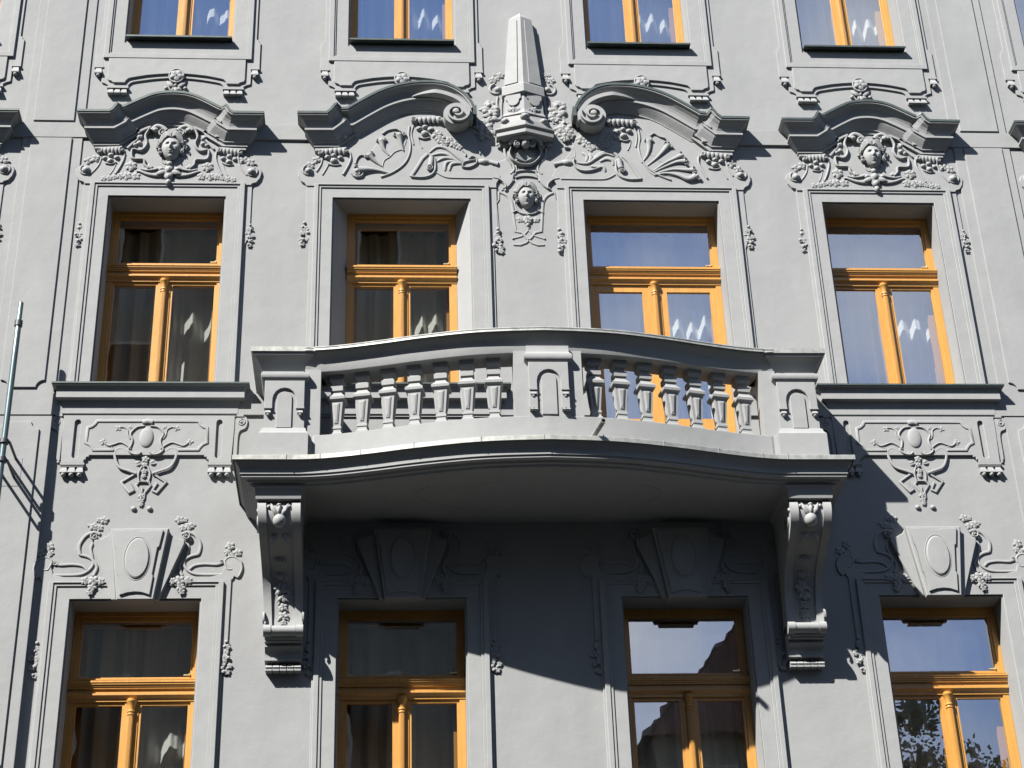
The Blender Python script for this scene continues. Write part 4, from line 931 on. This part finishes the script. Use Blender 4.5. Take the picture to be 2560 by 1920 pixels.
def edge(x):
    x = abs(x)
    for i in range(len(E_) - 1):
        if E_[i][0] <= x <= E_[i + 1][0]:
            t = (x - E_[i][0]) / (E_[i + 1][0] - E_[i][0]); return E_[i][1] + t * (E_[i + 1][1] - E_[i][1]), (E_[i + 1][1] - E_[i][1]) / (E_[i + 1][0] - E_[i][0])
    return .852, 0
# baluster
bp = [(9.05, .052), (9.13, .052), (9.142, .042), (9.17, .038), (9.176, .045), (9.195, .045), (9.202, .038), (9.442, .058), (9.446, .064), (9.456, .077), (9.480, .079), (9.488, .071), (9.515, .050), (9.540, .040), (9.548, .056), (9.594, .057), (9.601, .044), (9.62, .040), (9.635, .052), (9.655, .063), (9.708, .063)]
b = MB(); loft(b, [[(-h, -(-h), z), (h, -(-h), z), (h, -h, z), (-h, -h, z)] for z, h in bp])
for rot in range(4):    # raised tapered panel on each face
    ca, sa = math.cos(rot * math.pi / 2), math.sin(rot * math.pi / 2)
    def fpt(u_, z, off):
        h = .038 + .020 * (z - 9.202) / .24 + off; x, y = u_, -h; return (x * ca - y * sa, x * sa + y * ca, z)
    for (k0, k1, z0, z1, o0, o1) in ((.018, .033, 9.225, 9.422, -.004, .006),):
        loft(b, [[fpt(-k0, z0, o0), fpt(k0, z0, o0), fpt(k1, z1, o0), fpt(-k1, z1, o0)], [fpt(-k0 + .003, z0 + .004, o1), fpt(k0 - .003, z0 + .004, o1), fpt(k1 - .003, z1 - .004, o1), fpt(-k1 + .003, z1 - .004, o1)],
                 [fpt(-k0 * .35, z0 + .03, o1 + .006), fpt(k0 * .35, z0 + .03, o1 + .006), fpt(k1 * .45, z1 - .02, o1 + .006), fpt(-k1 * .45, z1 - .02, o1 + .006)]])
bal0 = b.build('baluster', M_orn, BAL); first = True
for s in (-1, 1):
    for k in range(7):
        x = s * (.435 + .2255 * k); d, sl_ = edge(x); o = bal0 if first else bal0.copy()
        if not first: sc.collection.objects.link(o)
        first = False; o.location = (x, -(d - .315), 0); o.rotation_euler.z = -math.atan(sl_) * (1 if x > 0 else -1) * .8
# piers
def arch_poly(hw, z0, zc, n=8): return [(-hw, z0), (hw, z0)] + [(hw * math.cos(math.pi * k / n), zc + hw * math.sin(math.pi * k / n)) for k in range(n + 1)]
def pier(cx, dep, center=False):
    m = MB(); W, T_ = .172, .32
    if center: rng = ((W, 9.05, 9.56),)
    def blk(hw, z0, z1, df, back=T_): m.box(-hw, hw, dep - back, dep + df, z0, z1)
    blk(W, 9.045 if center else 9.10, 9.60, 0)
    if not center:
        loft(m, [[(-h, -(dep - T_ - .02), z), (h, -(dep - T_ - .02), z), (h, -(dep + e), z), (-h, -(dep + e), z)] for z, h, e in ((8.79, .212, .045), (9.045, .212, .045), (9.062, .200, .032), (9.075, .192, .024), (9.10, .188, .018), (9.112, .178, .006), (9.113, .172, 0))])
    # torus capital
    h0 = 9.585; rr = []
    for z, h, e in ((h0 - .02, .172, 0), (h0 - .005, .185, .012), (h0 + .012, .203, .03), (h0 + .038, .210, .037), (h0 + .066, .203, .030), (h0 + .074, .190, .016), (h0 + .078, .175, .0), (h0 + .079, .15, -.10)) if not center else ((h0 - .02, .172, 0), (h0 - .005, .185, .012), (h0 + .012, .203, .03), (h0 + .038, .210, .037), (h0 + .066, .203, .030), (h0 + .078, .190, .016), (h0 + .10, .182, .008), (9.74, .182, .008)):
        rr.append([(-h, -(dep - T_), z), (h, -(dep - T_), z), (h, -(dep + e), z), (-h, -(dep + e), z)])
    loft(m, rr)
    # arched niche frame: raised surround with cut-out, straps ending in small drops
    hole = arch_poly(.085, 9.10 if not center else 9.08, 9.40)
    out = [(-.172, 9.30), (-.172, 9.57), (.172, 9.57), (.172, 9.30), (.10, 9.30), (.10, 9.36)] + [(.10 * math.cos(math.pi * k / 8), 9.385 + .112 * math.sin(math.pi * k / 8)) for k in range(9)] + [(-.10, 9.36), (-.10, 9.30)]
    mm = MB(); plate(mm, [(x, z) for x, z in out], dep - .002, dep + .022, .004)
    fr_ = arch_poly(.066, 9.11 if not center else 9.06, 9.40, 10); plate(mm, fr_, dep - .002, dep + .014, .004)
    for s in (-1, 1):
        mm.box(s * .137 - .034, s * .137 + .034, dep, dep + .03, 9.292, 9.306); gutta(mm, s * .137, 9.292, .05, .045, dep + .0, .017, .035)
        if center: 
            plate(mm, rect(*sorted((s * .1, s * .172)), 9.12, 9.30), dep - .002, dep + .02, .003)
            for q in (-.018, .018): gutta(mm, s * .137 + q, 9.125, .034, .03, dep, 0, .045)
    m.v += []; o = m.build('balcony_pier', M_orn, BAL, 35); o.location.x = cx; mo = mm.build('arched_niche', M_orn, o, 35, split=True)
    return o, m
pier(-2.236, .742); pier(2.236, .742); pier(.022, 1.075, True)
for s in (-1, 1):        # half posts beside the piers
    m = MB(); m.box(min(s * 1.93, s * 2.07), max(s * 1.93, s * 2.07), .50, .715, 9.05, 9.71); m.build('balcony_half_post', M_orn, BAL, split=True)
m = MB(); 
for x0, x1 in ((-.27, -.14), (.18, .315)): m.box(x0, x1, .84, 1.045, 9.05, 9.71)
m.build('balcony_half_post', M_orn, BAL, split=True)
# caps over the end piers
for s in (-1, 1):
    m = MB(); cx = s * 2.262
    loft(m, [[(cx - h, -(.40 - max(0, e)), z), (cx + h, -(.40 - max(0, e)), z), (cx + h, -(.742 + e), z), (cx - h, -(.742 + e), z)] for z, h, e in ((9.66, .180, -.095), (9.735, .180, -.095), (9.742, .188, -.088), (9.775, .196, -.080), (9.81, .216, -.060), (9.842, .240, -.036), (9.855, .262, -.012), (9.897, .268, -.006))])
    o = m.build('balcony_pier_cap', M_orn, BAL, 35)
    f = MB(); loft(f, [[(cx - h, -(.38), z), (cx + h, -(.38), z), (cx + h, -(.742 + e), z), (cx - h, -(.742 + e), z)] for z, h, e in ((9.880, .281, .004), (9.925, .281, .004), (9.94, .2, -.1))]); f.build('cap_flashing', M_zinc, o)
    # side rail back to the wall and side kerb
    r = MB(); x0, x1 = sorted((s * 2.42, s * 2.08))
    r.box(x0, x1, -.0, .42, 8.79, 9.05); r.box(min(s * 2.41, s * 2.1), max(s * 2.41, s * 2.1), 0, .42, 9.05, 9.70)
    loft(r, [[(cx - h, .01, z), (cx + h, .01, z), (cx + h, -.41, z), (cx - h, -.41, z)] for z, h in ((9.66, .176), (9.735, .176), (9.775, .192), (9.81, .212), (9.842, .236), (9.855, .258), (9.897, .264))])
    r.build('balcony_side_rail', M_orn, BAL, 35)
    f = MB(); f.box(cx - .281, cx + .281, 0, .379, 9.881, 9.926); f.build('balcony_side_flashing', M_zinc, BAL)
# drain spout
sp = MB(); (sx, sz) = tr('B3', [(745, 870)], 1.08)[0]; (ex, ez) = tr('B3', [(815, 785)], 1.3)[0]
P0, P1 = Vector((sx, -1.04, 8.83)), Vector((sx + .08, -1.36, 8.85))
def pipe(mb, a, b_, r, seg=12, wall=.0):
    d = (b_ - a).normalized(); u = d.orthogonal().normalized(); v = d.cross(u)
    rg = lambda c, rr: [tuple(c + (u * math.cos(2 * math.pi * k / seg) + v * math.sin(2 * math.pi * k / seg)) * rr) for k in range(seg)]
    if wall: loft(mb, [rg(a, r), rg(b_, r), rg(b_, r - wall), rg(a, r - wall)], False)
    else: loft(mb, [rg(a, r), rg(b_, r)])
pipe(sp, P0, P1, .023, 14, .005); sp.build('drain_spout', M_zinc, BAL, 60)
# brackets
bpf = [(.60, 8.466), (.645, 8.458), (.674, 8.43), (.690, 8.38), (.688, 8.32), (.655, 8.25), (.59, 8.185), (.49, 8.12), (.385, 8.06), (.30, 7.99), (.245, 7.91), (.21, 7.81), (.195, 7.71), (.19, 7.61), (.20, 7.53)]
bc = cr(bpf, 3)
def bracket(cx_t, cx_b, s):
    X = lambda z: cx_b + (cx_t - cx_b) * (z - 7.5) / 1.07; Wd = lambda z: .158 + (.183 - .158) * (z - 7.5) / 1.07
    m = MB(); n = len(bc)
    L = [(X(z) - Wd(z), -d, z) for d, z in bc]; Rr = [(X(z) + Wd(z), -d, z) for d, z in bc]
    Lb = [(X(z) - Wd(z), .01, z) for d, z in bc]; Rb = [(X(z) + Wd(z), .01, z) for d, z in bc]
    def strip(A, B, flip=False): m.add(A + B, [(i, i + 1, n + i + 1, n + i) for i in range(n - 1)])
    # front in three lanes: side lips proud, centre sunk
    def lane(u0, u1, off):
        A = [(X(z) + Wd(z) * u0, -(d + off), z) for d, z in bc]; B = [(X(z) + Wd(z) * u1, -(d + off), z) for d, z in bc]; strip(A, B); return A, B
    a0, b0 = lane(-1, -.60, 0); a1, b1 = lane(-.60, .60, -.022); a2, b2 = lane(.60, 1, 0); strip(b0, a1); strip(b1, a2); strip(L, Lb); strip(Rr, Rb)
    m.add([a0[0], b0[0], b1[0], b2[0], (X(8.46) + .18, .01, 8.466), (X(8.46) - .18, .01, 8.466)], [(0, 1, 2, 3, 4, 5)])
    o = m.build('balcony_bracket', M_orn, BAL, 40)
    sv_ = MB()
    for sg in (-1, 1):
        for (dc, zc, rr, a0) in ((.545, 8.315, .125, 20), (.17, 7.60, .06, -30)):
            P = spiral(dc, zc, rr, 1.5, a0, 1, 30, .2)
            nn_ = normals2(P, False); xs_ = X(zc) + sg * (Wd(zc) - .004)
            loft(sv_, [[(xs_, -(p[0] + a.x * .009), p[1] + a.y * .009), (xs_ + sg * .016, -(p[0] + a.x * .006), p[1] + a.y * .006), (xs_ + sg * .016, -(p[0] - a.x * .006), p[1] - a.y * .006), (xs_, -(p[0] - a.x * .009), p[1] - a.y * .009)] for p, a in zip(P, nn_)])
    sv_.build('bracket_scroll', M_orn, o, 40, split=True)
    t = MB(); x0, x1 = X(7.5) - .165, X(7.5) + .165
    for a, b_, rr, oo in ((x0, x0 + .062, .052, 0), (x0 + .064, x1 - .064, .045, 0), (x1 - .062, x1, .052, 0)):
        seg = 14; loft(t, [[(x, -(.205 + rr * math.cos(2 * math.pi * k / seg)), 7.478 + rr * math.sin(2 * math.pi * k / seg)) for k in range(seg)] for x in (a, b_)])
    w0, w1 = X(7.5) - .155, X(7.5) + .155
    loft(t, [[(x, -d, z) for d, z in ((0, 7.47), (.2, 7.47), (.18, 7.42), (.165, 7.415), (.165, 7.40), (.12, 7.395), (.12, 7.38), (.135, 7.375), (.135, 7.365), (.09, 7.33), (.085, 7.31), (.085, 7.275), (.098, 7.27), (.098, 7.258), (.07, 7.255), (0, 7.25))] for x in (w0, w1)])
    for k in range(5): gutta(t, X(7.5) + (k - 2) * .06, 7.256, .056, .055, .005, 0, .085); 
    for k in range(5): t.box(X(7.5) + (k - 2) * .06 - .027, X(7.5) + (k - 2) * .06 + .027, 0, .082, 7.175, 7.199)
    t.build('bracket_foot', M_orn, o, 40)
    # leaf mask at the top and bellflower chain
    q = MB()
    def onf(z):  # front depth
        for (d0, z0), (d1, z1) in zip(bc, bc[1:]):
            if z1 <= z <= z0: return d0 + (d1 - d0) * (z0 - z) / max(1e-6, z0 - z1)
        return .3
    blob(q, X(8.27), 8.275, .056, .062, .055, onf(8.28) - .012, 0, 14, 9); blob(q, X(8.27) + .006, 8.26, .018, .018, .02, onf(8.26) + .03, 0, 8, 5)
    blob(q, X(8.36), 8.365, .02, .045, .03, onf(8.36) - .012, 0, 10, 7); blob(q, X(8.42), 8.415, .022, .016, .02, onf(8.41) - .01, 0, 10, 6)
    for sg in (-1, 1):
        leaf(q, X(8.3) + sg * .01, 8.31, 90 - sg * 42, .13, .04, onf(8.36) - .014, sg * .25, .7); blob(q, X(8.38) + sg * .085, 8.40, .02, .02, .02, onf(8.4) - .015)
        leaf(q, X(8.2) + sg * .02, 8.22, -90 + sg * 28, .11, .05, onf(8.18) - .03, 0, .7)
    for z, r in ((8.06, .04), (7.96, .035), (7.86, .05), (7.79, .045), (7.70, .035), (7.62, .04), (7.56, .025)):
        flower(q, X(z) - (.02 if z > 7.84 else 0), z, r, onf(z) - .018, 5, 1)
        for sg in (-1, 1): leaf(q, X(z), z, 90 - sg * 115, r * 1.6, r * .5, onf(z) - .016, -sg * .3)
    q.build('bracket_ornament', M_orn, o, 50, split=True)
    # capping plate between bracket and slab
    p = MB(); c_ = X(8.57); loft(p, [[(c_ - h, .0, z), (c_ + h, .0, z), (c_ + h, -e, z), (c_ - h, -e, z)] for z, h, e in ((8.565, .235, .70), (8.545, .235, .70), (8.535, .215, .68), (8.50 + .07, .19, .62))]) if False else None
    return o
bracket(-2.262, -2.212, -1); bracket(2.262, 2.212, 1)
m = MB()
for s in (-1, 1): loft(m, [[(s * 2.262 - h, .0, z), (s * 2.262 + h, .0, z), (s * 2.262 + h, -e, z), (s * 2.262 - h, -e, z)] for z, h, e in ((8.572, .215, .725), (8.562, .212, .722), (8.55, .198, .708), (8.467, .188, .690))])
m.build('bracket_cap', M_orn, BAL, split=True)

# ------------------------------------------------------------------ curtains (each hangs inside its own window)
CG = 'sheer curtains behind the windows'
def curtain(c, z0, z1, hw, seed, label, gap=None):
    st = random.getstate(); random.seed(seed); m = MB(); n = 150; x0, x1 = -hw - .12, hw + .12; ph = [random.uniform(0, 6.28) for _ in range(4)]; fr = random.uniform(32, 48); rows = 14; vs = []
    for j in range(rows + 1):
        z = z0 + (z1 - z0) * j / rows; am = .5 + .5 * (1 - j / rows)
        for i in range(n + 1):
            x = x0 + (x1 - x0) * i / n
            u_ = x * fr + ph[0] + 1.1 * math.sin(x * 5 + ph[3]); d = .048 * (math.sin(u_) + .16 * math.sin(2 * u_ + ph[1])) * am + .02 * math.sin(x * 17 + ph[1]) + .006 * math.sin(x * 97 + ph[2])
            vs.append((x + .006 * math.sin(j * .9 + x * 9), .66 + d, z))
    m.add(vs, [(j * (n + 1) + i, j * (n + 1) + i + 1, (j + 1) * (n + 1) + i + 1, (j + 1) * (n + 1) + i) for j in range(rows) for i in range(n)])
    o = m.build('curtain', M_curt, None, 180); o.location.x = c; o['label'] = label; o['category'] = 'curtain'; o['group'] = CG; random.setstate(st); return o
rows_ = (('U', US - .25, UT + .1, .50, 'top row'), ('W', WS - .25, WT + .05, .50, 'middle row'), ('L', LS - .25, LT + .1, .50, 'bottom row'))
pos = {'0': 'in the window cut by the left edge, {}', '1': 'in the leftmost full window, {}', '2': 'in the window left of the centre, {}', '3': 'in the window right of the centre, {}', '4': 'in the rightmost full window, {}', '5': 'in the window cut by the right edge, {}'}
for r, z0, z1, hw, nm in rows_:
    for k, c in (('0', -C_), ('1', -B_), ('2', -A_), ('3', A_), ('4', B_), ('5', C_)):
        if k in '05' and r != 'U': continue
        lab = 'sheer white curtain ' + pos[k].format(nm)
        if r == 'W' and k == '3': lab = 'sheer white curtain behind the balcony door glass'
        if r == 'W' and k == '2': lab = 'sheer white curtain behind the window left of the balcony door'
        curtain(c, (DS + .02) if (r == 'W' and k == '3') else z0, z1, .62 if (r == 'W' and k == '3') else hw, hash((r, k)) % 1 + ord(r) * 7 + int(k), lab)

# ------------------------------------------------------------------ mast at the left
ma = empty('mast', (-4.664, -.35, 0), label='thin galvanised steel pole standing off the wall on paired rods at the left edge', category='pole')
m = MB(); turned(m, 0, 0, [(.027, 1.2), (.027, 9.99), (.027, 10.36), (.023, 10.37), (.023, 10.61), (.018, 10.62)], 16); m.build('tube', M_pole, ma, 40)
m = MB(); turned(m, 0, 0, [(.028, 10.36), (.036, 10.365), (.036, 10.42), (.028, 10.425)], 16); m.build('coupling', M_rod, ma, 40)
for z in (9.19, 9.01, 6.62, 6.44, 3.2, 3.0):
    m = MB(); turned(m, 0, 0, [(.029, z - .022), (.041, z - .02), (.041, z + .02), (.029, z + .022)], 14)
    m.build('clamp', M_rod, ma, 40)
    m = MB()
    for s in (-1, 1): pipe(m, Vector((s * .046, 0, z)), Vector((s * .046, .35, z)), .013, 8)
    m.box(-.06, .06, -.35, -.342, z - .03, z + .03); m.build('stand_off_rod', M_rod, ma, 40)
m = MB(); plate(m, rect(-4.98, -4.56, 8.92, 9.20), .028, .033, .002); m.build('cover_plate', M_wall, BLD)

# ------------------------------------------------------------------ the street and the opposite side (seen only as reflections, except the added outer tenements)
def ground(name, x0, x1, y0, y1, z, mt):
    m = MB(); m.add([(x0, y0, z), (x1, y0, z), (x1, y1, z), (x0, y1, z)], [(0, 1, 2, 3)]); o = m.build(name, mt); o['kind'] = 'structure'; return o
M_asph = mat('asphalt', (.04, .04, .042), .9, noise=.2, nscale=30); M_pave = mat('paving', (.06, .058, .055), .9, noise=.15, nscale=8)
M_soil = mat('ground', (.035, .04, .025), .95, noise=.2, nscale=.4)
ground('ground', -300, 300, -300, 300, -.02, M_soil); ground('road', -80, 80, -14.5, -4, .0, M_asph)
m = MB(); m.box(-80, 80, .05, 4.0, 0, .12); o = m.build('pavement', M_pave); o['kind'] = 'structure'
m = MB(); m.box(-80, 80, 14.5, 19.8, 0, .12); o = m.build('pavement', M_pave); o['kind'] = 'structure'
M_opp = mat('dark_render', (.14, .137, .127), .9, noise=.12, nscale=2); M_tile = mat('roof_tile', (.13, .065, .055), .8, noise=.3, nscale=5, bump=.4, bscale=8); M_dark = mat('dark_window', (.10, .10, .10), .35)
M_trim = mat('pale_render', (.30, .28, .25), .9)
def opp(name, x0, x1, y0, y1, h, label, ridge=None, floors=6, mt=M_opp):
    e = empty(name, ((x0 + x1) / 2, y0, 0), label=label, category='building'); cx, cy = (x0 + x1) / 2, y0
    m = MB(); m.v = []; m.add([(x0 - cx, 0, 0), (x1 - cx, 0, 0), (x1 - cx, 0, h), (x0 - cx, 0, h), (x0 - cx, y1 - cy, 0), (x1 - cx, y1 - cy, 0), (x1 - cx, y1 - cy, h), (x0 - cx, y1 - cy, h)], [(0, 1, 2, 3), (4, 5, 6, 7), (0, 4, 7, 3), (1, 5, 6, 2), (3, 2, 6, 7)]); m.build('wall', mt, e)
    n = max(2, int((x1 - x0) / 2.6)); fh = h / floors
    for f in range(floors):
        for k in range(n):
            if (n * floors) > 95 and f == 0: continue
            wx = x0 + (x1 - x0) * (k + .5) / n - cx; z0 = f * fh + fh * .28
            w_ = MB(); w_.box(wx - .55, wx + .55, -.02, .03, z0, z0 + fh * .55) ; ww = w_.build('window', M_trim, e)
            w_ = MB(); w_.box(wx - .47, wx + .47, -.02, .036, z0 + .07, z0 + fh * .55 - .07); w_.build('pane', M_dark, ww)
    return e, cx
def flipd(o, ydir):   # facades here look towards +y
    pass
eA, cxA = opp('tenement', -22, 2.4, -20, -32, 27.5, 'tall dark tenement across the street, mirrored darkly in the left windows', floors=7)
m = MB(); m.box(-12.4, 12.4, -.1, .4, 27.5, 27.9); m.add([(-12.4, .3, 27.9), (12.4, .3, 27.9), (12.4, -6, 30.5), (-12.4, -6, 30.5), (-12.4, -12.3, 27.9), (12.4, -12.3, 27.9)], [(0, 1, 2, 3), (3, 2, 5, 4), (1, 2, 5), (0, 3, 4)]); m.build('roof', M_tile, eA)
eB, cxB = opp('house', 3.9, 8.6, -20, -29, 13.7, 'low house with steep tiled gable roof mirrored in the lower right windows', floors=4)
m = MB(); zz = 13.7
m.add([(-2.6, .3, zz - .1), (.2, .3, 16.55), (2.6, .3, zz - .1), (-2.6, -9.2, zz - .1), (.2, -9.2, 16.55), (2.6, -9.2, zz - .1)], [(0, 1, 4, 3), (1, 2, 5, 4), (0, 1, 2), (3, 4, 5)])
for k in range(12):
    t0_ = k / 12; x = -2.6 + 2.8 * t0_; z = zz - .1 + 2.95 * t0_; m.add([(x, .35, z + .02), (x + .26, .35, z + .27), (x + .26, -9.2, z + .27), (x, -9.2, z + .02), (x, .35, z + .10), (x, -9.2, z + .10)], [(4, 1, 2, 5), (0, 4, 5, 3), (0, 1, 4)])
m.build('roof', M_tile, eB)
opp('tenement', -48, -22.2, -20, -31, 23, 'unseen tenement added farther left across the street to block skylight', floors=5)  # added out of view to cut skylight on the facade
opp('tenement', 24, 46, -20, -31, 22, 'unseen tenement added farther right, past the trees, to block skylight', floors=5)  # unseen counterpart on the right, also added to reduce sky fill
M_bark = mat('bark', (.06, .045, .035), .9, noise=.3, nscale=6); M_leaf = mat('foliage', (.06, .095, .03), .7, noise=.35, nscale=1.5)
def tree(x, y, h, r, seed, label):
    rnd = random.Random(seed); e = empty('tree', (x, y, 0), label=label, category='tree', group='trees across the street')
    m = MB(); turned(m, 0, 0, [(.28, 0), (.22, h * .3), (.15, h * .6), (.05, h * .9)], 9)
    for k in range(9):
        a = rnd.uniform(0, 6.28); z = h * rnd.uniform(.35, .7); pipe(m, Vector((0, 0, z)), Vector((math.cos(a) * r * .7, math.sin(a) * r * .7, z + h * .18)), .05, 6)
    m.build('trunk', M_bark, e)
    c = MB(); cl = [(rnd.gauss(0, r * .45), rnd.gauss(0, r * .4), h * .72 + rnd.gauss(0, h * .13), rnd.uniform(.5, 1.1)) for _ in range(60)]
    for (a, b_, z, rr) in cl:
        for _ in range(400):
            v = Vector((rnd.gauss(0, 1), rnd.gauss(0, 1), rnd.gauss(0, .8))).normalized() * rr * rnd.uniform(.6, 1.1); p = Vector((a, b_, z)) + v
            u = Vector((rnd.uniform(-1, 1), rnd.uniform(-1, 1), rnd.uniform(-1, 1))).normalized() * .05; w_ = u.orthogonal().normalized() * .036
            c.add([p - u, p + w_, p + u, p - w_], [(0, 1, 2, 3)])
    for (a, b_, z, rr) in cl:       # shaded inner foliage
        for _ in range(50):
            p = Vector((a, b_, z)) + Vector((rnd.gauss(0, .3), rnd.gauss(0, .3), rnd.gauss(0, .3))) * rr
            u = Vector((rnd.uniform(-1, 1), rnd.uniform(-1, 1), rnd.uniform(-1, 1))).normalized() * .14; w_ = u.orthogonal().normalized() * .11
            c.add([p - u, p + w_, p + u, p - w_], [(0, 1, 2, 3)])
    c.build('crown', M_leaf, e)
for i, (x, y, h, r) in enumerate(((10.8, -21, 13.4, 2.2), (14.6, -22.5, 14.2, 2.5), (18.5, -21.5, 13.2, 2.4))):
    tree(x, y, h, r, 50 + i, ['leafy tree across the street beside the gabled house', 'tallest leafy tree across the street, mirrored in the right windows', 'leafy tree farthest right across the street'][i])
